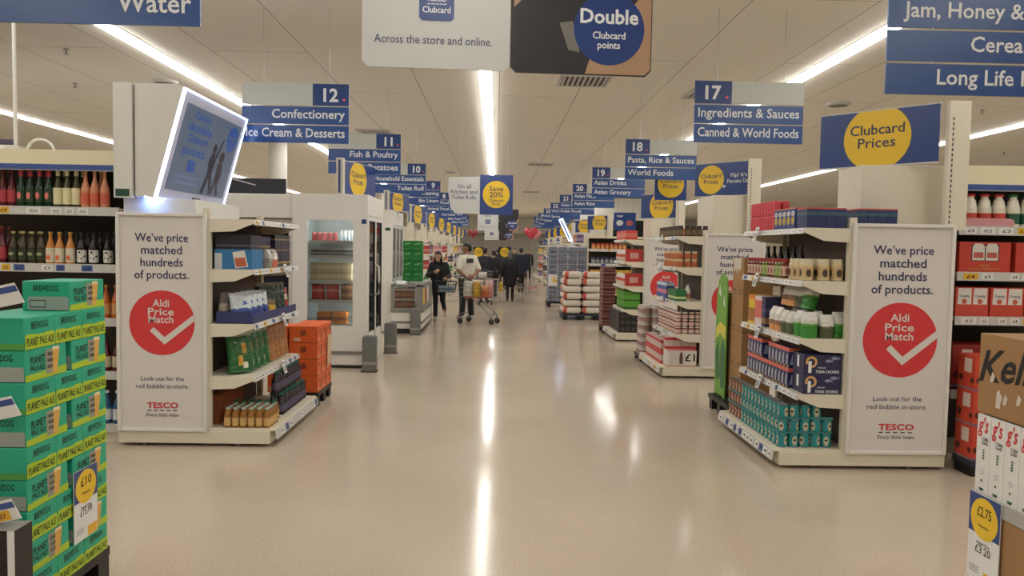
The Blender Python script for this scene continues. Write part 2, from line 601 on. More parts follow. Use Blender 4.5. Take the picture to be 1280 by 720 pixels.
def end_unit(s, y0, y1, label, header=None, zs=SHELF_Z, poster=True, seed=1, cards=(), ow=3.38):
    X = lambda o: AX + s * o
    t = thing('end_shelving_unit', label, 'shelving unit', (X(2.8), y0, 0), 'shelving units facing the walkway')
    MB().box(X(2.06), X(ow), y0, y1, .028, .135, cream).build('base_plinth', t, bevel=.004)
    for yy in (y0 + .04, y1 - .08):
        for o in (2.35, 3.12):
            MB().lathe([(.022, 0), (.022, .03)], 10, (X(o), yy + .02, 0), steel).build('foot', t)
    b = MB().box(X(2.02), X(2.62), y0 + .01, y1 - .01, .135, .155, cream).build('base_shelf', t, bevel=.003)
    strip_mb(X(2.0), s, y0 + .01, y1 - .01, .125, seed, .075).build('price_strip', b)
    MB().box(X(2.62), X(2.65), y0 + .04, y1 - .04, .135, 1.9, shelfbk).build('back_panel', t)
    for yy in (y0 + .012, y1 - .062):
        p = MB().box(X(2.555), X(2.61), yy, yy + .05, .135, 1.985, cream)
        for k in range(44):                                    # the slots that the brackets hook into
            p.box(X(2.578), X(2.586), yy - .0012, yy, .2 + k * .04, .222 + k * .04, dark)
        p.build('upright_post', t)
    for k, z in enumerate(zs):
        top = k == len(zs) - 1
        m = MB()
        m.box(X(2.20), X(2.62), y0 + .03, y1 - .03, z - .022, z, cream)
        for yy in (y0 + .014, y1 - .03):
            m.prism([(2.20, z - .035), (2.20, z), (2.56, z), (2.56, z - .11), (2.36, z - .10)] if s > 0 else
                    [(2.20, z - .035), (2.36, z - .10), (2.56, z - .11), (2.56, z), (2.20, z)],
                    (AX, yy, 0), UX * s, UZ, UY * .016, cream)
        sh = m.build('shelf', t)
        strip_mb(X(2.19), s, y0 + .02, y1 - .02, z - .012, seed * 7 + k).build('price_strip', sh)
    for (yy, z) in cards:
        hang_card(X(2.18), s, yy, z).build('hanging_card', t)
    # the closed end with its framed poster
    MB().box(X(2.63), X(ow - .02), y0 + .01, y0 + .05, .135, 1.868, cream).build('side_panel', t)
    MB().box(X(2.63), X(ow - .02), y1 - .05, y1 - .01, .135, 1.868, cream).build('side_panel', t)
    MB().box(X(2.62), X(ow - .02), y0 + .01, y1 - .01, 1.868, 1.898, cream).build('top_cap', t)
    if poster:
        a, c = sorted((X(2.575), X(ow - .005)))
        m = MB()
        w = .028
        yf = y0 - .026
        m.box(a, a + w, yf, y0 + .01, .13, 1.94, white)
        m.box(c - w, c, yf, y0 + .01, .13, 1.94, white)
        m.box(a + w, c - w, yf, y0 + .01, .13, .13 + w, white)
        m.box(a + w, c - w, yf, y0 + .01, 1.94 - w, 1.94, white)
        fr = m.build('poster_frame', t, bevel=.005)
        poster_art(a + w, c - w, y0 - .008, .13 + w, 1.94 - w).build('poster', fr)
    if header:
        o0, o1, z1, ya, yb = header
        MB().box(X(o0), X(o1), y0 + ya, y0 + yb, 1.898, z1, cream).build('header_box', t, bevel=.006)
        m = MB().box(X(o1), X(o1 - .165), y0 + .01, y0 + .06, 1.9, z1 + .48, cream)
        for k in range(int((z1 - 1.54) / .04)):
            m.box(X(o1 - .13), X(o1 - .14), y0 + .0088, y0 + .01, 1.95 + k * .04, 1.974 + k * .04, dark)
        m.build('header_post', t)
    return t


RU = [end_unit(1, 5.80, 7.25, 'cream end shelving unit stocked with teal tins, tuna and jars, poster on its side', (2.74, 3.465, 2.42, .24, .66), seed=3,
               cards=((6.75, 1.9), (6.72, 1.485), (6.62, 1.03), (6.55, .59))),
      end_unit(1, 9.95, 11.35, 'cream end shelving unit with a white box priced at one pound on its base', (2.70, 3.3, 2.46, .12, .9), seed=4,
               cards=((10.7, 1.9), (10.8, 1.485), (10.6, 1.03), (10.5, .59))),
      end_unit(1, 13.95, 15.3, 'cream end shelving unit with green cases above black cases', (2.7, 3.3, 2.3, .12, .9), seed=5)]
LU = end_unit(-1, 6.25, 7.70, 'cream end shelving unit under the tilted screen, filled with crisps and bottled drinks', None, seed=6,
              cards=((7.05, 1.485), (7.0, 1.03), (6.98, .59)), ow=3.315)
# further away the ends repeat down the walkway
for k in range(7):
    y = 18.6 + 4.05 * k
    if k > 0:
        end_unit(1, y, y + 1.3, 'cream end shelving unit on the east side, %s one beyond the sack pallet' % ORD[k - 1], (2.7, 3.3, 2.3, .12, .9), seed=20 + k)
    end_unit(-1, y, y + 1.3, 'cream end shelving unit on the west side, %s one past the green crates' % ORD[k], (2.7, 3.3, 2.3, .12, .9), seed=40 + k, poster=k != 0)

# white display column beside the tilted screen
t = thing('display_column', 'tall plain white column that carries the tilted screen', 'column', (AX - 3.05, 6.3, 1.9))
MB().box(AX - 3.325, AX - 3.175, 6.24, 6.90, 2.06, 2.99, white).build('post_cover', t)
MB().box(AX - 3.29, AX - 2.70, 6.33, 7.4, 1.899, 2.06, white).build('plinth', t)
MB().box(AX - 3.09, AX - 2.985, 6.262, 7.4, 2.062, 2.068, M('glow_strip', (120, 160, 255), .4, noise=0, emit=40.0)).build('glow_strip', t)
MB().prism([(-3.16, 2.07), (-3.09, 2.07), (-2.835, 2.99), (-3.16, 2.99)], (AX, 6.26, 0), UX, UZ, UY * 1.24, white).build('cover_panel', t)
m = MB().box(AX - 3.175, AX - 3.16, 6.28, 6.9, 2.06, 2.98, M('seam_grey', (120, 120, 118), .6))  # slotted strip set back between the two covers, plain grey
for k in range(14):
    m.box(AX - 3.172, AX - 3.163, 6.278, 6.28, 2.12 + k * .04, 2.144 + k * .04, black)
m.build('slotted_strip', t)
MB().box(AX - 3.31, AX - 3.20, 6.236, 6.24, 2.07, 2.13, M('green_notice', (28, 74, 58), .5)).build('green_notice', t)

# the tilted screen
led = M('led_frame', (196, 212, 255), .4, noise=0, emit=5.0)
scr_bg = M('screen_picture_grey', (84, 98, 118), .3, noise=.10, emit=.40, scale=3)
scr_tx = M('screen_picture_blue', (38, 74, 140), .3, noise=0, emit=.5)
scr_dk = M('screen_picture_dark', (30, 34, 48), .3, noise=.1, emit=.3)
scr_md = M('screen_picture_mauve', (50, 44, 58), .3, noise=.1, emit=.3)
BL, TL = Vector((AX - 2.97, 6.2, 2.05)), Vector((AX - 2.72, 6.2, 2.95))
v = (TL - BL).normalized()
u = UY.copy()
n = u.cross(v).normalized()                      # out of the screen, into the walkway
W, H = 1.50, (TL - BL).length
t = thing('display_screen', 'large tilted advertising screen with a glowing white frame', 'screen', BL)


def sp(a, b, d=0.0):
    return BL + u * a + v * b + n * d


m = MB()
m.prism([(0, 0), (W, 0), (W, H), (0, H)], sp(0, 0, -.02), u, v, n * -.09, white)
m.prism([(0.015, .015), (W - .015, .015), (W - .015, H - .015), (.015, H - .015)], sp(0, 0, -.001), u, v, n * -.02, M('screen_bezel', (204, 206, 226), .4))
m.build('casing', t)
m = MB()
for a0, a1, b0, b1 in ((0, W, 0, .012), (0, W, H - .012, H), (0, .012, .012, H - .012), (W - .012, W, .012, H - .012)):
    m.prism([(a0, b0), (a1, b0), (a1, b1), (a0, b1)], sp(0, 0, -.02), u, v, n * .028, led)
m.build('light_frame', t)
m = MB()
m.prism([(.11, .10), (W - .10, .10), (W - .10, H - .10), (.11, H - .10)], sp(0, 0, -.002), u, v, n * .008, scr_bg)
for s_, b, w in (('Collect', .735, .36), ('double', .625, .52), ('Clubcard', .535, .42), ('points.', .42, .50)):
    m.text(s_, sp(.48, b, .0075), u, v, scr_tx, w=w, h=.115 if w > .45 else .095, bold=.02)
m.prism([(.40, .28), (.56, .28), (.56, .38), (.40, .38)], sp(0, 0, .005), u, v, n * .002, scr_tx)
m.disc(sp(1.24, .68, .007), u, v, .125, scr_tx, 36)
m.text('double', sp(1.24, .675, .008), u, v, scr_bg, w=.17, bold=.02)


def blob(pts, mat, d=.007):
    m.poly(pts, sp(0, 0, d), u, v, mat)


blob([(.80, .12), (.86, .30), (.82, .42), (.86, .50), (.93, .50), (.98, .44), (.96, .32), (1.06, .13), (1.0, .11), (.92, .26), (.87, .11)], scr_dk)
m.disc(sp(.895, .545, .007), u, v, .045, scr_dk, 20)
blob([(.95, .48), (1.04, .66), (1.07, .655), (.985, .45)], scr_dk)
blob([(1.02, .12), (1.06, .30), (1.04, .42), (1.16, .42), (1.2, .33), (1.17, .22), (1.24, .12), (1.18, .11), (1.11, .22), (1.08, .11)], scr_md, .0078)
m.disc(sp(1.11, .48, .0078), u, v, .06, scr_md, 20)
for i in range(2):
    m.prism([(.20, .215 - i * .05), (.70, .215 - i * .05), (.70, .235 - i * .05), (.20, .235 - i * .05)], sp(0, 0, .005), u, v, n * .002, M('screen_small_print', (92, 104, 140), .3, noise=0, emit=.5))
m.build('screen_panel', t)
MB().prism([(.70, .035), (.88, .035), (.88, .06), (.70, .06)], sp(0, 0, -.001), u, v, n * .003, black).build('badge', t)

# ------------------------------------------------------------------ hanging aisle signs
def wires(t, pts, z0):
    for (x, y) in pts:
        MB().tube([(x, y, z0), (x, y, CEIL)], .0022, steel, 5).build('hanging_wire', t)


def aisle_sign(s, y, num, rows, label, edge=None, rh=.18, w=1.09, al=None, z1=3.39):
    edge = (1.935 if s > 0 else -1.476) if edge is None else edge
    xa, xb = (edge, edge + w) if s > 0 else (edge - w, edge)
    t = thing('aisle_sign', label, 'sign', ((xa + xb) / 2, y, z1), 'blue aisle signs hanging over the walkway')
    nb = .37
    na, nz = (xa, xa + nb) if s > 0 else (xb - nb, xb)
    ba, bz = (xa + nb, xb) if s > 0 else (xa, xb - nb)
    zz = z1 - .222
    m = MB().box(na, nz, y, y + .012, zz, z1, navyd)
    if num:
        for f, uu in ((y - .0015, UX), (y + .0135, -UX)):
            c = (na + nz) / 2
            m.text(num, (c, f, zz + .045), uu, UZ, inkw, h=.185, bold=.03)
            m.disc((c + uu.x * .137, f, zz + .062), uu, UZ, .014, pink, 14)
    m.build('number_panel', t)
    MB().box(ba, bz, y, y + .010, zz, z1, M('sign_blank', (196, 200, 194), .35, noise=.02)).build('blank_panel', t)
    z = zz - .012
    for r in rows:
        m = MB().box(xa, xb, y, y + .012, z - rh, z, navy)
        h = .128 * rh / .18
        vs, fs, a, b = text_mesh(r, .014, 0)
        ww = min((b - a) * h, w - .08)
        A = al or ('l' if s > 0 else 'r')
        for f, uu in ((y - .0015, UX), (y + .0135, -UX)):
            x = {'l': xa + .04, 'r': xb - .04, 'c': (xa + xb) / 2}[A] if uu.x > 0 else (xa + xb) / 2
            m.text(r, (x, f, z - rh * .66), uu, UZ, inkw, h=h, w=ww, al=A if uu.x > 0 else 'c', bold=.014)
        p = m.build('category_panel', t)
        c = MB()
        for xx in (xa + .22, xb - .22):
            c.box(xx - .004, xx + .004, y + .002, y + .008, z - .002, z + .014, greyw)
        c.build('clip', p)
        z -= rh + .012
    wires(t, ((xa + .22, y + .006), (xb - .2, y + .006)), z1)
    return t


SY = lambda k: 7.5 + 4.0 * k
aisle_sign(-1, 3.65, None, ['Drinks', 'Water'], 'large blue sign reading water, cut off by the top of the view', edge=at(250, 25, 3.65).x, z1=at(250, 33, 3.65).z + .222 + 2 * .192)
aisle_sign(1, 3.65, None, ['Jam, Honey & Spreads', 'Cereal', 'Long Life Milk'], 'large blue sign reading jam, honey, cereal and long life milk', edge=at(1108, 80, 3.65).x, rh=.147, al='c', z1=at(1108, 117, 3.65).z + .222 + 3 * .159)
LS = [('12', ['Confectionery', 'Ice Cream & Desserts']), ('11', ['Fish & Poultry', 'Potatoes']), ('10', ['Household Essentials', 'Toilet Roll']),
      ('9', ['Cleaning', 'Bin Liners']), ('8', ['Pet Food', 'Small Animal Food']), ('7', ['Pet Treats', 'Cat Litter']), ('6', ['Baby Care', 'Baby Food']),
      ('5', ['Nappies', 'Baby Wipes']), ('4', ['Health', 'Dental'])]
RS = [('17', ['Ingredients & Sauces', 'Canned & World Foods']), ('18', ['Pasta, Rice & Sauces', 'World Foods']), ('19', ['Asian Drinks', 'Asian Grocery']),
      ('20', ['Asian Flour', 'Asian Rice']), ('21', ['Asian Foods', 'Polish Foods']), ('22', ['World Foods', 'Spices']), ('23', ['Beans', 'Pulses']),
      ('24', ['Crisps', 'Nuts']), ('25', ['Wine', 'Spirits'])]
for s, lst in ((-1, LS), (1, RS)):
    for k, (nm, rows) in enumerate(lst):
        kk = dict(edge=at(436, 140, 7.85).x, z1=at(436, 105.5, 7.85).z) if nm == '12' else {}
        aisle_sign(s, 7.85 if kk else SY(k), nm, rows, 'blue hanging aisle sign numbered %s for %s' % (nm, rows[0].replace('&', 'and').lower()), **kk)


# ------------------------------------------------------------------ large banners over the walkway
def shaped_board(m, x0, x1, z0, z1, y, d, mat, cut=.03):
    m.prism([(x0 + cut, z0), (x1 - cut, z0), (x1, z0 + cut), (x1, z1), (x0, z1), (x0, z0 + cut)], (0, y, 0), UX, UZ, UY * d, mat)


def double_banner(y, xc, zb, label, full):
    t = thing('hanging_banner', label, 'banner', (xc, y, zb), 'double points banners over the walkway')
    w1, w2, h = .765, .755, .80
    m = MB()
    shaped_board(m, xc - w1, xc, zb, zb + h, y, .012, M('banner_white', (206, 208, 206), .45, noise=.02))
    f = y - .0015
    m.text('Across the store and online.', (xc - w1 / 2 - .015, f, zb + .125), UX, UZ, inkb, w=.61, h=.062, bold=0)
    bx = xc - w1 * .5
    m.prism([(-.09, .015), (-.075, 0), (.075, 0), (.09, .015), (.09, .145), (.075, .16), (-.075, .16), (-.09, .145)], (bx, f - .001, zb + .245), UX, UZ, UY * .002, board)
    m.text('Clubcard', (bx, f - .0025, zb + .285), UX, UZ, inkw, w=.145, h=.045)
    for k in range(5):
        m.poly([(0, 0), (.017, 0), (.02, .004), (.003, .004)], (bx - .05 + k * .021, f - .0025, zb + .327), UX, UZ, inkw)
    m.text('TESCO', (bx, f - .0025, zb + .343), UX, UZ, inkw, w=.10, h=.03, bold=.03)
    m.text('Double Clubcard', (bx, f, zb + .62), UX, UZ, inkb, w=.6, bold=.01)
    m.text('points.', (bx, f, zb + .52), UX, UZ, inkb, w=.25, bold=.01)
    m.build('white_panel', t)
    m = MB()
    shaped_board(m, xc + .004, xc + w2, zb - .005, zb + h, y, .012, M('banner_photo_black', (44, 42, 46), .4, noise=.25, scale=4))
    skin = M('banner_photo_tan', (176, 142, 112), .5, noise=.2, scale=7)
    m.poly([(.40, .0), (.72, .0), (.75, .03), (.75, .48), (.60, .30), (.56, .20), (.44, .13)], (xc, f, zb), UX, UZ, skin)
    m.poly([(.26, .26), (.33, .27), (.36, .17), (.37, .11), (.31, .12)], (xc, f, zb), UX, UZ, M('banner_photo_grey', (120, 118, 112), .5, noise=.2))
    m.poly([(.02, .33), (.07, .38), (.02, .42)], (xc, f, zb), UX, UZ, skin)
    m.poly([(.61, .40), (.75, .47), (.75, .60), (.60, .58)], (xc, f - .0003, zb), UX, UZ, M('banner_photo_navy', (42, 44, 66), .5, noise=.2))
    c = Vector((xc + .525, f - .001, zb + .235))
    m.disc(c, UX, UZ, .188, board, 64)
    for s_, dz, w, h_, b in (('Double', .03, .31, .105, .025), ('Clubcard', -.05, .175, .052, .018), ('points', -.10, .12, .052, .018)):
        m.text(s_, c + Vector((0, -.0012, dz)), UX, UZ, inkw, w=w, h=h_, bold=b)
    m.build('photo_panel', t)
    wires(t, ((xc - .6, y + .006), (xc + .6, y + .006)), zb + h)
    t.rotation_euler.z = math.radians(3.0)
    return t


double_banner(4.0, .05, 2.628, 'large white and dark double points banner hanging nearest overhead', True)
double_banner(28.0, .04, 2.34, 'distant double points banner hanging just below the kitchen rolls sign', True)
double_banner(40.0, .10, 2.12, 'small far double points banner, lowest one above the crowd', True)

t = thing('hanging_banner', 'blue and white banner with yellow disc saving twenty percent on kitchen rolls', 'banner', (-.3, 16, 2.4))
m = MB()
m.prism([(-1.00, 2.55), (-.90, 2.42), (-.374, 2.42), (-.374, 3.20), (-1.04, 3.18), (-1.05, 2.9)], (0, 16.02, 0), UX, UZ, UY * .012, M('banner_white', (206, 208, 206)))
for k, s_ in enumerate(('On all', 'Kitchen and', 'Toilet Rolls.')):
    m.text(s_, (-.71, 16.018, 2.95 - .115 * k), UX, UZ, inkb, h=.12, w=(.28, .56, .54)[k], bold=.005)
m.build('white_panel', t)
m = MB().box(-.374, .323, 16.0, 16.015, 2.40, 3.24, board)
m.disc((-.03, 15.998, 2.83), UX, UZ, .285, yellow, 48)
for s_, z, w, h in (('Save', 2.90, .30, .15), ('20%', 2.775, .28, .15), ('Clubcard', 2.675, .30, .085), ('Price', 2.60, .17, .085)):
    m.text(s_, (-.03, 15.996, z), UX, UZ, inkb, w=w, h=h, bold=.008)
m.build('discount_panel', t)
wires(t, ((-.8, 16.02), (.2, 16.008)), 3.19)


# ------------------------------------------------------------------ yellow disc boards at the aisle ends
def disc_panel(m, o, u, v, n, w, h, cx, r, lines, mat=None):
    """a board with a yellow disc; o: lower left corner, n: towards the viewer"""
    m.prism([(0, 0), (w, 0), (w, h), (0, h)], o, u, v, n * -.012, mat or board)
    pts = []
    for i in range(64):
        a = 2 * math.pi * i / 64
        pts.append((cx + r * math.cos(a), min(h - .001, max(.001, h / 2 + r * math.sin(a)))))
    m.poly(pts, o + n * .0015, u, v, yellow)
    k = r / .26
    for i, s_ in enumerate(lines):
        m.text(s_, o + n * .003 + u * cx + v * (h / 2 + (.03 - .105 * i) * k), u, v, inkb, h=.115 * k, w=(.42 if i == 0 else .29) * k, bold=.008)


def end_board(s, y, label, L=.93, h=.45, z0=2.42, o_in=2.62, flip=False, post=True, pz=1.902):
    """angled board from its post out towards the walkway"""
    X = lambda o: AX + s * o
    a = Vector((X(o_in + .64), y + .075, z0))
    b = Vector((X(o_in), y + .05 + .72, z0))
    if s < 0:                                # the mirrored board: its near end stands at the post
        a, b = Vector((X(2.36), y, z0)), Vector((X(2.03), y + 1.02, z0))
    t = thing('discount_board', label, 'sign', a, 'angled discount boards on the aisle ends')
    L = (b - a).length
    u = (b - a) / L
    if s > 0:
        o, uu = b, -u
    else:
        o, uu = a, u
    n = uu.cross(UZ).normalized()
    if n.y > 0:
        n = -n
    m = MB()
    if flip:
        disc_panel(m, o, uu, UZ, n, L, h, L * .27, .20, ('Clubcard', 'Prices'))
        for k, (s_, w) in enumerate((('Flip! It\u2019s', .24), ('Pancake Day', .34))):
            m.text(s_, o + n * .002 + uu * L * .72 + UZ * (h * .55 - .08 * k), uu, UZ, inkw, h=.075, w=w, bold=.006)
        m.disc(o + n * .0015 + uu * L * .93 + UZ * .06, uu, UZ, .058, M('pancake_tan', (190, 146, 110), .6), 20)
        m.poly([(0, 0), (.05, .025), (0, .05)], o + n * .0015 + uu * L * .47 + UZ * .10, uu, UZ, inkw)
    else:
        disc_panel(m, o, uu, UZ, n, L, h, L * .5, .268 if s > 0 else .25, ('Clubcard', 'Prices'))
    m.build('panel', t)
    m = MB()
    q = o - UZ * .012
    m.prism([(0, 0), (L, 0), (L, .012), (0, .012)], q, uu, UZ, n * -.03, greyw)
    m.prism([(0, h + .012), (L, h + .012), (L, h + .02), (0, h + .02)], q, uu, UZ, n * -.03, greyw)
    m.build('edge_trim', t)
    if post and s < 0:
        m = MB().box(a.x - .05, a.x + .05, a.y + .03, a.y + .13, pz, z0 + h + .03, cream)
        m.build('post', t, bevel=.004)
    return t


end_board(1, 5.80, 'big angled blue board with yellow disc above the pink packs', z0=2.44)
end_board(1, 9.95, 'angled blue board with yellow disc and pancake day wording', z0=2.48, flip=True)
end_board(1, 13.95, 'angled blue board with yellow disc behind the square hanging one', z0=2.33)
end_board(-1, 10.40, 'angled blue board with yellow disc over the glass fronted chiller', z0=2.42, pz=2.405)
end_board(-1, 14.75, 'angled blue board with yellow disc over the tall white freezer', z0=2.42, h=.34, pz=2.405)
for k in range(7):
    y = 18.6 + 4.05 * k
    if k > 0:
        end_board(1, y, 'small angled discount board, east side, %s beyond the sack pallet' % ORD[k - 1], z0=2.32, h=.42)
    end_board(-1, y, 'small angled discount board, west side, %s past the green crates' % ORD[k], z0=2.3, h=.42)

t = thing('hanging_sign', 'square blue hanging sign with round yellow disc beside sign eighteen', 'sign', (2.9, 12.2, 2.5))
a, b = at(818, 250, 12.2), at(859, 211, 12.2)
m = MB()
disc_panel(m, Vector((a.x, 12.2, a.z)), UX, UZ, -UY, b.x - a.x, b.z - a.z, (b.x - a.x) / 2, .215, ('Clubcard', 'Prices'))
m.build('panel', t)
wires(t, ((a.x + .08, 12.206), (b.x - .08, 12.206)), b.z)

t = thing('hanging_sign', 'dark blue sign with two round pictures above the red boxes', 'sign', at(780, 290, 16.0))
a, b = at(767, 288, 16.0), at(795, 266, 16.0)
m = MB().box(a.x, b.x, 16.0, 16.012, a.z, b.z, board)
m.text('Sugar', ((a.x * .72 + b.x * .28), 15.998, b.z - .09), UX, UZ, inkw, w=.14)
for k, c in ((.27, (206, 206, 204)), (.72, (170, 80, 84))):
    m.disc((a.x + (b.x - a.x) * k, 15.998, (a.z + b.z) / 2 - .03), UX, UZ, .075, M('bowl_print_%d' % c[0], c, .5), 20, .06)
m.build('panel', t)
wires(t, ((a.x + .08, 16.006), (b.x - .08, 16.006)), b.z)

for px, w, y, lab in ((631, .50, 30, 'small square yellow disc sign above the walking shoppers, beside the far banner'), (598, .42, 30.5, 'small square yellow disc sign over the shopper with trolley')):
    c = at(px, 315, y)
    t = thing('hanging_sign', lab, 'sign', c)
    m = MB()
    disc_panel(m, Vector((c.x - w / 2, y, c.z - .22)), UX, UZ, -UY, w, .42, w / 2, .19, ('25%', 'off'), black)
    m.build('panel', t)
    wires(t, ((c.x - .15, y + .006), (c.x + .15, y + .006)), c.z + .2)

# ------------------------------------------------------------------ product kinds (each faces -Y; its base is at the origin)
def P(fn):
    return Proto(fn)


def bottle(kind, label, body, cap, lab, r=.037, h=.30, shoulder=.58, neck=.013, mid=None, n=14, lab_z=(.12, .45), foil=0.0, cat='bottle'):
    def f():
        t = thing(kind, label, cat)
        rn = neck
        prof = [(r * .9, 0), (r, h * .02), (r, h * shoulder * .92), (r * .93, h * shoulder), (rn * 1.5, h * (shoulder + .17)), (rn, h * (shoulder + .26)), (rn, h * .93)]
        MB().lathe(prof, n, (0, 0, 0), body).build('bottle_body', t, ang=50)
        z0 = h * (.93 - foil)
        MB().lathe([(rn * 1.15, z0), (rn * 1.3, z0 + .003), (rn * 1.25, h * .995), (rn * .9, h)], 10, (0, 0, 0), cap).build('cap', t)
        if lab:
            MB().lathe([(r * 1.012, h * lab_z[0]), (r * 1.012, h * lab_z[1])], n, (0, 0, 0), lab, caps=False).build('label_wrap', t)
        if mid:
            o = MB()
            mid(o, r * 1.02, h)
            o.build('label_print', t)
        return t
    return P(f)


def spots(o, r, h):
    rr = random.Random(3)
    for k in range(16):
        a = rr.uniform(-1.6, 1.6) - math.pi / 2
        z = h * rr.uniform(.05, .5)
        c = Vector((r * math.cos(a), r * math.sin(a), z))
        u = Vector((-math.sin(a), math.cos(a), 0))
        o.disc(c, u, UZ, rr.uniform(.004, .009), inkk, 8)


def oval(mat, zc=.28, w=.016, hh=.03):
    def f(o, r, h):
        o.disc((0, -r - .001, h * zc), UX, UZ, w, mat, 16, hh)
    return f


def jar(kind, label, body, lid, lab, r=.04, h=.13, n=14, lab2=None):
    def f():
        t = thing(kind, label, 'jar')
        MB().lathe([(r * .92, 0), (r, .006), (r, h * .74), (r * .8, h * .82)], n, (0, 0, 0), body).build('jar_body', t, ang=50)
        MB().lathe([(r * .86, h * .80), (r * .88, h * .81), (r * .88, h * .985), (r * .82, h)], n, (0, 0, 0), lid).build('lid', t)
        if lab:
            o = MB().lathe([(r * 1.012, h * .12), (r * 1.012, h * .62)], n, (0, 0, 0), lab, caps=False)
            if lab2:
                for w in (-math.pi / 2, 0, math.pi):
                    wrap(o, r * 1.02, w, .45, h * .35, h * .18, lab2)
            o.build('label_wrap', t)
        return t
    return P(f)


def wrap(o, r, w, half, zc, zh, mat, n=8):
    """an oval printed round a curved side; w: the angle of its middle, half: half its width in radians"""
    for k in range(n):
        a, b = -half + 2 * half * k / n, -half + 2 * half * (k + 1) / n
        ha, hb = zh * math.sqrt(max(0, 1 - (a / half) ** 2)), zh * math.sqrt(max(0, 1 - (b / half) ** 2))
        p = lambda q, z: (r * math.cos(w + q), r * math.sin(w + q), z)
        if k == 0:
            o.add([p(a, zc), p(b, zc - hb), p(b, zc + hb)], [(0, 1, 2)], mat)
        elif k == n - 1:
            o.add([p(a, zc - ha), p(b, zc), p(a, zc + ha)], [(0, 1, 2)], mat)
        else:
            o.add([p(a, zc - ha), p(b, zc - hb), p(b, zc + hb), p(a, zc + ha)], [(0, 1, 2, 3)], mat)


def tin(kind, label, col, badge, r=.0405, h=.112, n=16):
    def f():
        t = thing(kind, label, 'tin')
        o = MB().lathe([(r, .004), (r, h - .004)], n, (0, 0, 0), col, caps=False)
        for a in (0, 1, 2):
            w = a * 2 * math.pi / 3 - math.pi / 2
            c = Vector((r * 1.012 * math.cos(w), r * 1.012 * math.sin(w), h * .48))
            u = Vector((-math.sin(w), math.cos(w), 0))
            wrap(o, r * 1.012, w, .52, h * .48, h * .33, badge)
            wrap(o, r * 1.02, w, .3, h * .52, h * .07, inkk)
        o.build('label_wrap', t)
        MB().lathe([(r * 1.02, h - .005), (r * 1.02, h), (r * .94, h), (r * .92, h - .003)], n, (0, 0, 0), steel).build('lid', t)
        MB().lathe([(r * .94, 0), (r * 1.02, 0), (r * 1.02, .005)], n, (0, 0, 0), steel).build('base_rim', t)
        return t
    return P(f)


def carton(kind, label, w, d, h, col, bands=(), art=None, cat='box', top=None, bevel=0.0):
    """bands: (z0, z1, material) all round, as fractions of the height; art(m, w, d, h) prints on the faces"""
    def f():
        t = thing(kind, label, cat)
        m = MB().box(-w / 2, w / 2, -d / 2, d / 2, 0, h, col)
        if top:
            m.box(-w / 2, w / 2, -d / 2, d / 2, h, h + .001, top)
        m.build('carton', t, bevel=bevel)
        o = MB()
        e = .0008
        for a, b, mt in bands:
            za, zb = h * a, h * b
            x, y = w / 2 + e, d / 2 + e
            o.quad((-x, -y, za), (x, -y, za), (x, -y, zb), (-x, -y, zb), mt)
            o.quad((x, -y, za), (x, y, za), (x, y, zb), (x, -y, zb), mt)
            o.quad((-x, y, za), (-x, -y, za), (-x, -y, zb), (-x, y, zb), mt)
            o.quad((x, y, za), (-x, y, za), (-x, y, zb), (x, y, zb), mt)
        if art:
            art(o, w, d, h)
        if o.f:
            o.build('print', t)
        return t
    return P(f)


def bag(kind, label, w, d, h, bands, seed=0, cat='bag', block=False, spots_=(), n=20, rows=17):
    """a filled film bag: pinched seam at the top, bellied body; bands: (height fraction, material)"""
    def f():
        t = thing(kind, label, cat)
        r = random.Random(seed)
        vs = []
        for k in range(rows):
            q = k / (rows - 1)
            if block:
                b = min(1, .86 + q * .4) if q < .72 else max(.22, 1 - (q - .72) * 2.9)
            else:
                b = max(.06, math.sin(math.pi * min(1, .20 + q * .80)) ** .5 if q < .94 else .06)
            wk = .96 if block else (.90 + .10 * abs(2 * q - 1) ** 2)
            for i in range(n):
                a = 2 * math.pi * i / n
                ca, sa = math.cos(a), math.sin(a)
                x = w / 2 * (abs(ca) ** .5) * (1 if ca > 0 else -1) * (wk + r.uniform(-.02, .02))
                y = d / 2 * b * (abs(sa) ** .75) * (1 if sa > 0 else -1) * (1 + r.uniform(-.14, .10))
                vs.append((x, y, h * q + (r.uniform(-.005, .005) if 0 < k < rows - 1 else 0)))
        film, seal = MB(), MB()
        cuts = list(bands)
        for k in range(rows - 1):
            q = (k + .5) / (rows - 1)
            mt = next(m for z, m in cuts if q <= z)
            fs = [(i, (i + 1) % n, n + (i + 1) % n, n + i) for i in range(n)]
            o = film if q < .90 else seal
            o.add(vs[k * n:(k + 2) * n], fs, mt)
            for i in range(n):                       # printed patches on the front and back
                xm = (vs[k * n + i][0] + vs[k * n + (i + 1) % n][0]) / w
                for sx, sq, sr, sm in spots_:
                    if math.hypot(xm - sx, (q - sq) * 1.3) < sr and abs(xm) < .46:
                        o.mi[-n + i] = o.m(sm)
        film.add(vs[:n], [tuple(reversed(range(n)))], cuts[0][1])
        seal.add(vs[-n:], [tuple(range(n))], cuts[-1][1])
        film.build('bag_body', t, ang=60)
        seal.build('top_seal', t, ang=60)
        return t
    return P(f)


def G(a, b, c, rough=.5, **k):
    return M('print_%d_%d_%d_%d' % (a, b, c, rough * 100), (a, b, c), rough, **k)


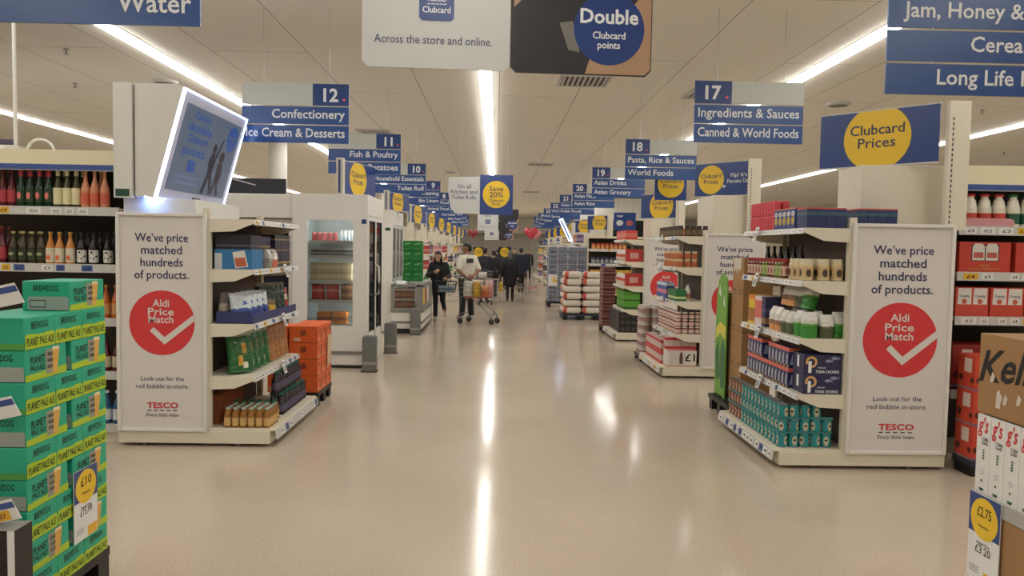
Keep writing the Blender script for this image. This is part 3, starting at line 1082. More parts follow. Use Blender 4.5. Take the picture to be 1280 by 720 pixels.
# ------------------------------------------------------------------ the green ale cases by the walkway
ale_t, ale_l, ale_d = G(38, 168, 134, .45), G(172, 200, 44, .45), G(26, 118, 84, .5)
beer, beerg, glassg = G(216, 170, 84), G(232, 214, 170), G(150, 150, 132)
labg = G(158, 166, 160, .5)
BW, BD, BH = .213, .30, .135
t = thing('pallet', 'black plastic pallet under the green ale cases', 'pallet', (-2.1, 3.42, 0))
m = MB().box(-2.27, -1.93, 3.09, 3.765, .12, .166, black)
m.build('deck', t)
for yy in (3.10, 3.38, 3.66):
    MB().box(-2.26, -1.932, yy, yy + .10, 0, .12, black).build('runner', t)


def art_end(o, w, d, h):
    f = -d / 2 - .001
    o.text('BREWDOG', (0, f, h * .62), UX, UZ, inkk, h=h * .33, w=w * .55, bold=.01)
    g = f - .001
    o.poly([(-w * .49, 0), (w * .49, 0), (w * .49, h * .40), (w * .46, h * .47), (w * .18, h * .47), (w * .16, h * .44), (-w * .16, h * .44), (-w * .18, h * .47), (-w * .46, h * .47), (-w * .49, h * .40)], (0, g, 0), UX, UZ, ale_l)
    o.text('PLANET PALE ALE', (0, g - .001, h * .11), UX, UZ, inkk, h=h * .34, w=w * .88, bold=.01)
    x = w / 2 + .001
    for s in (-1, 1):
        o.quad((s * x, -s * d / 2, 0), (s * x, s * d / 2, 0), (s * x, s * d / 2, h * .2), (s * x, -s * d / 2, h * .2), G(84, 160, 70))
        o.disc((s * x * 1.002, s * -.03, h * .5), UY * s, UZ, h * .36, G(132, 84, 52), 24)


def art_long(o, w, d, h):
    """long face towards the walkway"""
    f = -d / 2 - .001
    o.poly([(-w / 2, 0), (w / 2, 0), (w / 2, h * .26), (-w / 2, h * .20)], (0, f, 0), UX, UZ, ale_l)
    o.text('PLANET', (-w * .22, f - .001, h * .53), UX, UZ, inkk, h=h * .34, w=w * .33)
    o.text('PALE ALE', (-w * .22, f - .001, h * .30), UX, UZ, inkk, h=h * .26, w=w * .33)
    o.poly([(-w * .02, h * .1), (w * .17, h * .1), (w * .22, h * .9), (-w * .04, h * .9)], (0, f - .0005, 0), UX, UZ, glassg)
    o.poly([(w * .13, h * .08), (w * .25, h * .08), (w * .31, h * .84), (w * .13, h * .84)], (0, f - .001, 0), UX, UZ, beer)
    o.poly([(w * .13, h * .84), (w * .31, h * .84), (w * .30, h * .95), (w * .14, h * .95)], (0, f - .001, 0), UX, UZ, beerg)
    for k in range(3):
        o.text(('BREWDOG', 'INDIE', 'BREWED')[k], (w * .08, f - .0015, h * (.68 - .2 * k)), UX, UZ, inkk, h=h * .16, w=w * .13)
    x = w / 2 + .001
    for s in (-1, 1):
        uu = UY * s
        o.text('BREWDOG', (s * x, 0, h * .66), uu, UZ, inkk, h=h * .30, w=d * .52)
        o.poly([(-d * .38, h * .02), (d * .48, h * .02), (d * .48, h * .42), (d * .45, h * .48), (-d * .34, h * .48), (-d * .38, h * .42)], (s * x, 0, 0), uu, UZ, labg)
        o.poly([(-d * .34, h * .1), (0, h * .1), (0, h * .36), (-d * .34, h * .36)], (s * (x + .0008), 0, 0), uu, UZ, inkk)
        o.poly([(-d * .325, h * .13), (-d * .015, h * .13), (-d * .015, h * .33), (-d * .325, h * .33)], (s * (x + .0012), 0, 0), uu, UZ, labg)


ALE_E = carton('ale_case', '', BW - .002, BD, BH - .002, ale_t, (), art_end, 'case', bevel=.004)
ALE_L = carton('ale_case', '', BD - .004, BW, BH - .002, ale_t, (), art_long, 'case', bevel=.004)
GRP = 'green ale cases on the black pallet'
for k in range(9):                                   # from the pallet up
    z = .1665 + k * BH
    lay = ORD[8 - k]
    if k % 2 == 0:
        for j in range(3):
            ALE_E.put((-1.93 - BD / 2, 3.105 + BW * (j + .5), z), math.pi / 2, 'green ale case with lime end panel, %s row from stack top, %s along' % (lay, ('first', 'middle', 'last')[j]), GRP)
    else:
        for j, y in enumerate((3.105 + .152, 3.745 - .15)):
            ALE_L.put((-1.93 - BW / 2, y, z), math.pi / 2, 'green ale case showing a beer glass, %s row from stack top, %s end' % (lay, ('near', 'far')[j]), GRP)
ALE_L.put((-1.935 - BW / 2, 3.745 - .15, .166 + 9 * BH), math.pi / 2, 'single green ale case lying on top of the stack, below the bottles', GRP)


def price_card(name, label, o, u, v, n, w, h, big, small, top=board, foot=None):
    t = thing(name, label, 'price card', o)
    m = MB()
    m.prism([(0, 0), (w, 0), (w, h), (0, h)], o, u, v, n * -.004, tick_w)
    m.build('card', t)
    m = MB()
    m.poly([(0, h * .55), (w, h * .55), (w, h), (0, h)], o + n * .0008, u, v, top)
    m.disc(o + u * w * .5 + v * h * .74 + n * .0014, u, v, w * .44, yellow, 32, h * .235)
    m.text(big, o + u * w * .5 + v * h * .76 + n * .002, u, v, inkk, h=w * .3, w=w * .46, bold=.01)
    m.text('Clubcard price', o + u * w * .5 + v * h * .64 + n * .002, u, v, inkk, h=w * .08, w=w * .34)
    m.text('Regular Price', o + u * w * .5 + v * h * .44 + n * .001, u, v, inkk, h=w * .09, w=w * .42)
    m.text(small, o + u * w * .5 + v * h * .34 + n * .001, u, v, inkk, h=w * .24, w=w * .5, bold=.005)
    m.poly([(w * .56, h * .01), (w * .97, h * .01), (w * .97, h * .15), (w * .56, h * .15)], o + n * .001, u, v, tick_y)
    for k in range(3):
        m.poly([(w * .08, h * (.1 + .03 * k)), (w * .4, h * (.1 + .03 * k)), (w * .4, h * (.11 + .03 * k)), (w * .08, h * (.11 + .03 * k))], o + n * .001, u, v, G(140, 140, 140))
    m.build('print', t)
    return t


a = at(88, 672, 3.42)
price_card('price_card', 'hanging price card of ten pounds on the side of the green ale cases', Vector((-1.918, 3.43, .30)), UY, UZ, UX, .20, .335, '£10', '£15.99')


# small tickets and a dark drinks carton at the picture's lower corner
def clip_card(label, px, py, Y, yel):
    o = at(px, py, Y - .065)
    t = thing('price_ticket', label, 'price ticket', o)
    u, v = Vector((.97, 0, .22)).normalized(), Vector((-.22, -.12, .95)).normalized()
    n = u.cross(v).normalized()
    m = MB().prism([(-.10, 0), (.06, 0), (.045, .085), (-.10, .085)], o, u, v, n * -.003, tick_w)
    m.build('card', t)
    m = MB().poly([(-.10, .05), (.051, .05), (.047, .075), (-.10, .075)], o + n * .001, u, v, tick_b)
    if yel:
        m.poly([(-.05, .005), (.025, .005), (.022, .045), (-.05, .045)], o + n * .0012, u, v, tick_y)
        m.text('£27', o + u * -.012 + v * .015 + n * .002, u, v, inkk, h=.025)
    m.build('print', t)
    MB().prism([(-.10, .005), (-.03, .005), (-.03, .03), (-.10, .03)], o - n * .003, u, v, -n * .05, greyw).build('clip', t)


clip_card('white ticket with a blue band resting by the top ale case', 12, 382, 3.085, False)
clip_card('white ticket with blue band halfway up the green ale stack', 8, 523, 3.075, False)
clip_card('blue and white ticket with yellow price above the dark drinks carton', 8, 652, 2.96, True)


def art_dark(o, w, d, h):
    f = -d / 2 - .001
    o.poly([(w * .44, 0), (w * .5, 0), (w * .5, h), (w * .44, h)], (0, f, 0), UX, UZ, tick_w)
    o.poly([(w * .12, h * .30), (w * .34, h * .32), (w * .36, h * .40), (w * .28, h * .5), (w * .27, h * .9), (w * .2, h * .92), (w * .2, h * .55), (w * .10, h * .42)], (0, f, 0), UX, UZ, G(178, 172, 168))
    o.poly([(w * .12, h * .30), (w * .34, h * .32), (w * .36, h * .40), (w * .10, h * .40)], (0, f - .0006, 0), UX, UZ, G(196, 140, 130))


_c = at(18, 664, 2.87)
CD = carton('drinks_carton', '', .46, .11, _c.z - .08, G(34, 26, 26, .4), (), art_dark, 'carton', top=G(150, 146, 140), bevel=.003)
CD.put((_c.x - .23, 2.925, .08), 0, 'dark drinks carton printed with a pale goblet in the bottom corner')
t = thing('pallet', 'small black plinth under the dark drinks carton', 'pallet', (_c.x - .23, 2.92, 0))
MB().box(_c.x - .46, _c.x, 2.87, 2.98, 0, .0795, black).build('deck', t)

# ------------------------------------------------------------------ shelf bays that look along the shop
def bay(label, xa, xb, yf, zs, header, depth=.52, lab_strip=True, seed=1, back=dark, base_h=.15):
    """bay of shelves whose open side faces the entrance"""
    t = thing('shelf_bay', label, 'shelving bay', ((xa + xb) / 2, yf, 0), 'shelving bays')
    MB().box(xa, xb, yf + depth, yf + depth + .04, .1, header[1], back).build('back_panel', t)
    MB().box(xa, xb, yf + .02, yf + depth, 0.0, base_h - .02, cream).build('base_plinth', t)
    for k, z in enumerate([base_h] + list(zs)):
        sh = MB().box(xa, xb, yf + .01, yf + depth, z - .03, z, cream).build('shelf', t)
        m = MB().box(xa, xb, yf - .004, yf + .01, z - .065, z + .006, greyw)
        r = random.Random(seed * 31 + k)
        x = xa + .05
        while x < xb - .15:
            w = r.choice((.07, .09, .12))
            mt = r.choice((tick_w, tick_y, tick_w, tick_b) if k % 2 else (tick_w, tick_w, tick_y))
            m.quad((x, yf - .0055, z - .055), (x + w, yf - .0055, z - .055), (x + w, yf - .0055, z - .004), (x, yf - .0055, z - .004), mt)
            m.text(r.choice(('£4', '£4.25', '£5.65', '£3')), (x + w / 2, yf - .0065, z - .043), UX, UZ, inkk, h=.035, w=w * .55)
            x += w + r.choice((.03, .08, .14))
        m.build('price_strip', sh)
    MB().box(xa, xb, yf, yf + depth, header[0], header[1], M('header_cream', (232, 222, 188), .45, noise=.02)).build('header_panel', t)
    if lab_strip:
        m = MB().box(xa, xb, yf - .006, yf, header[0] - .045, header[0], tick_b)
        m.box(xa, xb, yf - .004, yf + .01, header[0] - .05, header[0] + .002, greyw)
        m.build('header_strip', t)
    for x in (xa, xb - .04):
        MB().box(x, x + .04, yf + depth - .06, yf + depth - .002, .13, header[0], cream).build('upright_post', t)
    return t


BX1 = AX - 3.345
bay('long cream bay of bottled drinks behind the green ale cases', BX1 - 4.0, BX1, 6.36, (.60, 1.05, 1.50, 1.975), (2.33, 2.45), seed=2)
gg, gb = G(24, 52, 34, .15), G(60, 40, 26, .15)
GREEN = bottle('drink_bottle', '', gg, G(196, 70, 78), G(40, 66, 40), h=.335, mid=oval(G(222, 120, 116)), foil=.17, shoulder=.5)
CREAM = bottle('drink_bottle', '', G(70, 66, 44, .15), G(222, 214, 180), G(226, 218, 176), h=.325, lab_z=(.08, .5), foil=.12, shoulder=.5)
PINKB = bottle('drink_bottle', '', G(214, 146, 112, .15), G(214, 190, 160), G(212, 104, 78), h=.325, lab_z=(.1, .38), shoulder=.5)
REDB = bottle('drink_bottle', '', G(86, 26, 32, .15), G(120, 34, 36), G(172, 60, 68), h=.31, shoulder=.5)
BROWN = bottle('drink_bottle', '', G(64, 52, 28, .15), G(188, 176, 120), G(52, 60, 40), h=.27, mid=oval(G(150, 160, 120), .3, .022, .014), shoulder=.55)
ORNG = bottle('drink_bottle', '', G(196, 128, 52, .2), G(190, 150, 70), G(222, 212, 190), h=.27, lab_z=(.06, .5), mid=oval(G(226, 110, 66), .2, .016, .022), shoulder=.55)
COW = bottle('drink_bottle', '', G(24, 22, 26, .2), G(20, 20, 24), G(222, 220, 214), h=.27, lab_z=(.06, .45), mid=spots, shoulder=.55, foil=.2)
DARKB = bottle('drink_bottle', '', G(34, 28, 32, .2), G(24, 24, 26), None, h=.275, shoulder=.55)
row1 = [('red', REDB)] * 2 + [('green', GREEN)] * 4 + [('cream labelled', CREAM)] * 3 + [('pink', PINKB)] * 3
row2 = [('red', REDB)] + [('brown', BROWN)] * 4 + [('orange', ORNG)] * 3 + [('black and white', COW)] * 3
px1 = [4, 11, 23, 31, 41, 53, 66.5, 78.5, 91, 103, 116, 131]
px2 = [3, 17, 29, 38, 46, 58, 73, 88, 102, 117, 135]
for nm, row, pxs, z in (('top', row1, px1, 1.975), ('second', row2, px2, 1.50)):
    cnt = {}
    for i, ((c, pr), px) in enumerate(zip(row, pxs)):
        c_n = cnt[c] = cnt.get(c, -1) + 1
        x = at(px, 260 if nm == 'top' else 330, 6.42).x
        if i and nm == 'top':
            x = max(x, lastx + .076)
        elif i:
            x = max(x, lastx + .076)
        lastx = x
        pr.put((x, 6.425, z + .001), 0, '%s drink bottle, %s of its colour in front on the %s bottle shelf' % (c, ORD[c_n], nm), 'bottles behind the green ale cases')
        if i % 2 == 0 or nm == 'second':
            (DARKB if nm == 'second' and i > 3 else pr).put((x + .004, 6.52, z + .001), 0, 'dark bottle standing behind the %s front bottle of the %s bottle shelf' % (ORD[i], nm), 'bottles behind the green ale cases')
LOWA = bottle('drink_bottle', '', G(190, 96, 40, .2), G(180, 140, 60), G(206, 150, 96), h=.28, shoulder=.55)
LOWB = bottle('drink_bottle', '', G(86, 26, 32, .15), G(30, 30, 34), G(196, 186, 160), h=.28, shoulder=.55)
LOWC = bottle('drink_bottle', '', G(40, 90, 130, .2), G(230, 230, 232), G(214, 222, 230), h=.28, shoulder=.55)
for k, (z, pr, c) in enumerate(((1.05, LOWA, 'amber'), (.60, LOWB, 'dark red'), (.15, LOWC, 'blue and white'))):
    for j in range(3):
        pr.put((BX1 - .06 - j * .085, 6.425, z + .001), 0, '%s bottle, %s from the display column on the %s bottle shelf' % (c, ORD[j], ('third', 'fourth', 'lowest')[k]), 'bottles behind the green ale cases')
# what stands on top of that bay
t = thing('pole', 'thin white pole rising from the bottle bay to the water sign', 'pole', (-4.15, 6.6, 2.45))
MB().box(-4.21, -4.09, 6.55, 6.67, 2.45, 2.50, greyw).build('foot_bracket', t)
MB().tube([(-4.15, 6.61, 2.5), (-4.15, 6.61, CEIL)], .016, white, 10).build('shaft', t)
o = tag(MB().tube([(-4.09 + .12 - .12 * math.cos(a), 6.66, 2.452 + .12 * math.sin(a)) for a in [i * math.pi / 12 for i in range(13)]], .012, white, 6).build('cable_loop'),
        'white looped cable beside the thin pole on the bottle bay', 'cable')
t = thing('stored_board', 'dark violet board lying stored on top of the bottle bay', 'board', (-4.6, 6.7, 2.45))
MB().box(-5.2, -4.25, 6.76, 6.80, 2.45, 2.58, G(70, 66, 92)).build('panel', t)
MB().box(-5.2, -4.25, 6.755, 6.76, 2.45, 2.53, tick_w).build('white_strip', t)

# ------------------------------------------------------------------ the milk and red box bay on the east side
BX2 = AX + 3.48
bay('cream shelf bay with milk bottles and red boxes beside the cereal pallet', BX2, BX2 + 3.0, 5.92, (.62, 1.215, 1.57, 1.935), (2.27, 2.42), seed=5, base_h=.11)
milkw = G(226, 222, 204, .3)
MILKR = bottle('milk_bottle', '', milkw, G(206, 48, 52), G(196, 70, 62), r=.052, h=.262, shoulder=.62, neck=.026, lab_z=(.10, .42))
MILKG = bottle('milk_bottle', '', milkw, G(36, 128, 78), G(40, 92, 66), r=.052, h=.262, shoulder=.62, neck=.026, lab_z=(.10, .42))
MILKB = bottle('milk_bottle', '', milkw, G(46, 74, 150), G(60, 84, 150), r=.052, h=.262, shoulder=.62, neck=.026, lab_z=(.10, .42))
for i in range(7):
    pr, c = ((MILKR, 'red'), (MILKR, 'red'), (MILKR, 'red'), (MILKG, 'green'), (MILKG, 'green'), (MILKB, 'blue'), (MILKB, 'blue'))[i]
    pr.put((BX2 + .12 + i * .116, 5.985, 1.936), 0, 'milk bottle with a %s cap, %s from the poster unit on the top shelf' % (c, ORD[i]), 'milk bottles on the top shelf')
t = thing('film_multipack', 'flat pink film wrapped pack lying before the red capped milk bottles', 'pack', (BX2 + .2, 5.93, 1.94))
m = MB().prism([(-.2, 0), (.2, 0), (.21, .02), (.2, .05), (.17, .062), (-.17, .062), (-.2, .05), (-.21, .02)], (BX2 + .24, 5.922, 1.9425), UX, UZ, UY * .008, G(206, 150, 156, .2))
m.build('film', t)


def art_redtray(o, w, d, h):
    f = -d / 2 - .001
    o.poly([(-w * .27, h * .38), (w * .27, h * .38), (w * .27, h * .92), (-w * .27, h * .92)], (0, f, 0), UX, UZ, G(70, 46, 44))
    for s in (-1, 1):
        o.poly([(-.05, h * .40), (.05, h * .40), (.05, h * .85), (.03, h * .95), (-.03, h * .95), (-.05, h * .85)], (s * w * .13, f - .001, 0), UX, UZ, G(220, 214, 206))
        o.poly([(-.04, h * .48), (.04, h * .48), (.04, h * .66), (-.04, h * .66)], (s * w * .13, f - .002, 0), UX, UZ, G(188, 92, 84))
    o.text('DATES', (0, f - .001, h * .2), UX, UZ, G(196, 160, 70), w=w * .2, h=h * .09)
    o.text('MULTIPACK', (0, f - .001, h * .08), UX, UZ, G(196, 160, 70), w=w * .6, h=h * .1)


def art_redpack(o, w, d, h):
    f = -d / 2 - .001
    for s in (-1, 1):
        o.poly([(-w * .21, h * .42), (w * .21, h * .42), (w * .21, h * .97), (-w * .19, h * .97)], (s * w * .235, f, 0), UX, UZ, G(226, 222, 214))
        o.text('Crunchy', (s * w * .235, f - .001, h * .66), UX, UZ, inkk, w=w * .3, h=h * .14)
        o.disc((s * w * .235, f - .001, h * .52), UX, UZ, w * .08, G(200, 100, 80), 14)


REDT = carton('red_tray', '', .42, .3, .245, G(196, 66, 52), (), art_redtray, 'tray', bevel=.004)
REDP = carton('snack_box', '', .27, .25, .235, G(200, 74, 58), (), art_redpack, 'box', bevel=.003)
for i in range(2):
    REDT.put((BX2 + .24 + i * .46, 6.1, 1.571), 0, 'red display tray with two white packs, %s from the poster unit' % ORD[i], 'red trays on the second shelf')
for i in range(3):
    REDP.put((BX2 + .15 + i * .285, 6.07, 1.216), 0, 'red and white snack box, %s from the poster unit on third shelf' % ORD[i], 'snack boxes on the third shelf')


def art_redbox(o, w, d, h):
    f = -d / 2 - .001
    o.poly([(-w * .22, h * .55), (w * .12, h * .55), (w * .12, h * .9), (-w * .22, h * .9)], (0, f, 0), UX, UZ, G(222, 206, 198))
    o.poly([(-w * .2, h * .62), (w * .1, h * .62), (w * .1, h * .7), (-w * .2, h * .7)], (0, f - .0006, 0), UX, UZ, red)
    o.disc((-w * .34, f, h * .3), UX, UZ, w * .12, G(86, 40, 34), 14)
    o.disc((w * .36, f, h * .38), UX, UZ, w * .12, G(86, 40, 34), 14)
    o.poly([(-w * .5, 0), (w * .5, 0), (w * .5, h * .06), (-w * .5, h * .06)], (0, f, 0), UX, UZ, G(110, 90, 130))
    for q in (-1, 1):
        x = q * (w / 2 + .001)
        o.poly([(-d * .5, 0), (d * .5, 0), (d * .5, h * .06), (-d * .5, h * .06)], (x, 0, 0), UY * q, UZ, G(150, 120, 130))
        o.poly([(-d * .12, h * .5), (d * .3, h * .5), (d * .3, h * .9), (-d * .12, h * .9)], (x, 0, 0), UY * q, UZ, G(222, 206, 198))
        o.disc((x, -q * d * .3, h * .32), UY * q, UZ, d * .13, G(86, 40, 34), 14)
        o.disc((x, q * d * .34, h * .28), UY * q, UZ, d * .10, G(86, 40, 34), 14)


RB = carton('red_carton', '', .20, .22, .27, G(206, 72, 50), (), art_redbox, 'carton', bevel=.003)
for k in range(3):
    for i in range(3):
        RB.put((BX2 + .115 + i * .208, 5.76 if k < 3 else 5.9, .125 + k * .2705), 0, 'red carton with white label, %s layer up, %s from the white poster' % (ORD[k], ORD[i]), 'red cartons stacked by the cereal pallet')
t = thing('pallet', 'low dark pallet under the red cartons', 'pallet', (BX2 + .3, 5.75, 0))
MB().box(BX2 + .01, BX2 + .66, 5.64, 5.88, .08, .124, M('dark_blue_plastic', (44, 50, 66), .5)).build('deck', t)
for x in (BX2 + .02, BX2 + .30, BX2 + .56):
    MB().box(x, x + .09, 5.65, 5.87, 0, .08, black).build('runner', t)
RB2 = carton('red_carton', '', .26, .3, .34, G(150, 44, 38), (), art_redbox, 'carton', bevel=.003)
for i in range(3):
    RB2.put((BX2 + .16 + i * .29, 6.12, .641), 0, 'dark red carton, %s from the poster unit on the fourth shelf' % ORD[i], 'dark red cartons under the snack boxes')

# ------------------------------------------------------------------ cereal pallet
CX, CY1 = at(1226, 416, 3.04).x, 3.04
t = thing('pallet', 'black pallet under the cereal cases', 'pallet', (2.2, 2.6, 0))
MB().box(CX - .005, CX + .62, 2.16, CY1, .08, .12, black).build('deck', t)
for y in (2.18, 2.56, 2.93):
    MB().box(CX, CX + .61, y, y + .1, 0, .08, black).build('runner', t)


def logo_art(o, w, d, h):
    f = -d / 2 - .001
    o.text('Kellogg\u2019s', (-w * .5 + .004, f, h * .40), (UX + UZ * .10).normalized(), UZ, inkk, h=h * .55, w=w * .80, al='l', bold=.02, shear=.3)
    rr = random.Random(4)
    for k in range(7):
        x, z = rr.uniform(-w * .45, w * .1), rr.uniform(h * .15, h * .95)
        o.poly([(0, 0), (.02, .004), (.03, .03), (.012, .045), (.004, .02)], (x, f - .0008, z - .02), UX, UZ, G(208, 198, 184))
    o.poly([(0, 0), (.03, -.002), (.028, .05), (.018, .075), (.004, .06)], (-w * .5 + .115, f - .001, h * .12), UX, UZ, G(208, 198, 184))


KASE = carton('cereal_case', '', .86, .6, .325, cardb, (), logo_art, 'case', bevel=.004)
KASE.put((CX + .3, CY1 - .43, 1.062), -math.pi / 2, 'brown cereal case with black script, lying on the white cereal boxes', 'brown cereal cases')
KASE.put((CX + .3, CY1 - .43, .12), -math.pi / 2, 'lower brown cereal case under the white cereal boxes, behind the price card', 'brown cereal cases')
t = thing('case_tray', 'open grey edged tray that holds the white cereal boxes', 'tray', (CX + .3, CY1 - .43, .446))
MB().box(CX - .004, CX + .60, CY1 - .86, CY1, .446, .70, cardb).build('tray_body', t)
MB().box(CX - .010, CX - .004, CY1 - .86, CY1, .68, .735, G(172, 170, 164)).build('front_lip', t)


def cereal_art(o, w, d, h):
    f = -d / 2 - .001
    o.text('g\u2019s', (-w * .05, f, h * .80), UX, UZ, inkr, h=.09, w=w * .75, bold=.02, shear=.2)
    o.text('CORN', (w * .12, f, h * .70), UX, UZ, inkk, w=w * .45, h=.022, bold=.01)
    o.text('FLAKES', (w * .12, f, h * .66), UX, UZ, inkk, w=w * .45, h=.016)
    gn = G(46, 92, 56)
    for k in range(4):
        o.disc((w * .05, f, h * (.50 + .03 * k)), UX, UZ, .007, gn, 8, .004)
    o.disc((0, f, h * .34), UX, UZ, .010, G(150, 156, 150), 14)
    o.disc((0, f - .0005, h * .34), UX, UZ, .007, tick_w, 14)
    o.disc((0, f, h * .24), UX, UZ, .006, gn, 8)
    o.poly([(-.016, .012), (.016, .012), (.010, 0), (-.010, 0)][::-1], (0, f, h * .12), UX, UZ, gn)


CB = carton('cereal_box', '', .0835, .30, .355, G(226, 224, 220), (), cereal_art, 'box')
for i in range(9):
    CB.put((CX + .152, CY1 - .006 - .0855 * (i + .5), .7005), -math.pi / 2, 'white corn cereal box, %s along the tray from its end by the red cartons' % ORD[i], 'white cereal boxes in the tray')
price_card('price_card', 'price card of two pounds seventy five hanging under the cereal boxes', Vector((CX - .016, CY1 - .01, .375)), -UY, UZ, -UX, .19, .36, '£2.75', '£3.20')

# ------------------------------------------------------------------ glass fronted chiller at the next aisle end
GL = glass('clear_pane')
rub = M('door_seal', (62, 64, 66), .5)
tube_l = M('chiller_light', (236, 244, 250), .4, noise=0, emit=42.0)
inner = M('chiller_inside', (206, 212, 208), .5, noise=.02)
band = M('grey_bumper_band', (128, 128, 122), .6)


def chiller(xl, xr, y0, y1, H, win, doors, label, name='chiller_cabinet'):
    """cabinet with a glass side window towards the entrance and doors towards the walkway"""
    t = thing(name, label, 'chiller', ((xl + xr) / 2, y0, 0))
    wx0, wx1, wz0, wz1 = win
    m = MB()
    m.box(xl, wx0, y0, y0 + .05, .02, H, white)
    m.box(wx1, xr, y0, y0 + .05, .02, H, white)
    m.box(wx0, wx1, y0, y0 + .05, .02, wz0, white)
    m.box(wx0, wx1, y0, y0 + .05, wz1, H, white)
    m.box(xl, xr, y1 - .05, y1, .02, H, white)
    m.box(xl, xl + .04, y0 + .05, y1 - .05, .02, H, white)
    m.box(xl + .04, xr, y0 + .05, y1 - .05, H - .05, H, white)
    m.box(xr - .05, xr, y0 + .05, y1 - .05, H - .28, H - .05, white)
    m.box(xl + .04, xr, y0 + .05, y1 - .05, .02, wz0 - .12, white)
    m.build('cabinet', t)
    MB().box(xl + .04, xl + .06, y0 + .05, y1 - .05, wz0 - .12, H - .06, inner).build('back_liner', t)
    m = MB()
    m.box(xl, xr + .012, y0 - .012, y0, .19, .235, band)
    m.build('bumper_strip', t)
    MB().box(xl, xr, y0 - .004, y0, .02, .045, dark).build('kick_strip', t)
    MB().box(wx0 - .005, wx1 + .005, y0 + .012, y0 + .02, wz0 - .005, wz1 + .005, GL).build('window_pane', t)
    zs = [wz0 + (wz1 - wz0) * q for q in (0.005, .235, .42, .66, .82)]
    for k, z in enumerate(zs[:-1] + [wz0 + (wz1 - wz0) * .80]):
        sh = MB().box(xl + .10, xr - .10, y0 + .06, y1 - .07, z - .022, z, inner)
        sh.box(xl + .10, xr - .10, y0 + .055, y0 + .06, z - .03, z + .012, greyw)
        sh.build('shelf', t)
    MB().box(xr - .10, xr - .085, y0 + .07, y0 + .09, wz0, wz1, tube_l).build('light_tube', t)
    MB().box(wx0 + .02, xr - .12, y0 + .06, y0 + .08, wz1 + .01, wz1 + .03, tube_l).build('light_tube', t)
    MB().box(xr - .10, xr - .085, y1 - .1, y1 - .08, wz0, wz1, tube_l).build('light_tube', t)
    MB().box(xr - .085, xr - .02, y0 - .003, y0, H - .40, H - .34, navyd).build('notice', t)
    L = (y1 - y0 - .12) / doors
    for k in range(doors):
        a, b = y0 + .06 + k * L, y0 + .06 + (k + 1) * L - .01
        m = MB()
        za, zb = .30, H - .29
        for q in ((a, a + .045, za, zb), (b - .045, b, za, zb), (a + .045, b - .045, za, za + .06), (a + .045, b - .045, zb - .06, zb)):
            m.box(xr - .045, xr + .005, q[0], q[1], q[2], q[3], white)
        d = m.build('door', t)
        MB().box(xr - .022, xr - .012, a + .04, b - .04, za + .05, zb - .05, GL).build('door_pane', d)
        yy = b - .03 if k % 2 == 0 else a + .03
        MB().tube([(xr + .005, yy, .98), (xr + .05, yy, 1.0), (xr + .055, yy, 1.2), (xr + .05, yy, 1.4), (xr + .005, yy, 1.42)], .012, greyw, 8).build('door_handle', d)
        s_ = MB()
        for q in ((a + .045, a + .055, za + .06, zb - .06), (b - .055, b - .045, za + .06, zb - .06)):
            s_.box(xr - .03, xr + .006, q[0], q[1], q[2], q[3], rub)
        s_.build('door_edge', d)
    return t, zs


wl, wr, wb, wt = at(384, 340, 10.4).x, at(441, 340, 10.4).x, at(412, 407, 10.4).z, at(412, 275, 10.4).z
CHX = at(459, 380, 10.4).x
chx0 = at(365, 340, 10.4).x
ch, CZ = chiller(chx0, CHX, 10.40, 11.75, 2.40, (wl, wr, wb, wt), 2, 'white chiller end with a glass window showing five stocked shelves')
CZ[4] = wb + (wt - wb) * .80


def can(kind, label, col, top=None, r=.033, h=.12, n=14, cat='can'):
    def f():
        t = thing(kind, label, cat)
        MB().lathe([(r * .85, 0), (r, .012), (r, h - .012), (r * .82, h)], n, (0, 0, 0), col).build('can_body', t)
        MB().lathe([(r * .80, h), (r * .78, h + .002)], n, (0, 0, 0), top or steel).build('lid', t)
        return t
    return P(f)


CANR = can('drink_can', '', G(190, 88, 84))
BOTW = bottle('yogurt_bottle', '', G(226, 224, 216), G(220, 220, 216), G(200, 206, 214), r=.022, h=.15, shoulder=.7, neck=.012, n=10)
TRAYB = carton('meat_tray', '', .15, .2, .05, G(52, 48, 50), ((.6, 1, G(170, 168, 164)),), None, 'tray')
CARTC = carton('cream_pot', '', .068, .1, .125, G(196, 172, 130), ((.35, .7, G(212, 196, 160)), (.9, 1, G(170, 150, 110))), None, 'pot')
NETR = bag('net_bag', '', .19, .17, .22, ((.2, G(170, 52, 44)), (.55, G(190, 66, 52)), (.7, G(206, 150, 130)), (1, G(186, 60, 50))), 4)
PACKO = carton('ready_meal', '', .19, .16, .17, G(196, 116, 48), ((.3, .6, G(120, 66, 40)),), None, 'pack')
PACKB = carton('ready_meal', '', .19, .16, .11, G(96, 62, 44), ((.5, .9, G(150, 110, 80)),), None, 'pack')
PACKU = carton('flat_pack', '', .26, .2, .045, G(110, 130, 180), ((.4, .9, G(206, 208, 220)),), None, 'pack')
yf = 10.55
gC = 'chilled goods behind the glass window'
for i in range(5):
    CANR.put((wl + .06 + i * .072, yf, CZ[4] + .001), 0, 'red drink can, %s in the row on the top chiller shelf' % ORD[i], gC)
    BOTW.put((wl + .44 + i * .05, yf, CZ[4] + .001), 0, 'little white bottle, %s along on the top chiller shelf' % ORD[i], gC)
for i in range(4):
    for k in range(2):
        TRAYB.put((wl + .10 + i * .155, yf + .06, CZ[3] + .001 + k * .052), 0, 'dark sealed tray, %s along, %s tier of the second chiller shelf' % (ORD[i], ('lower', 'upper')[k]), gC)
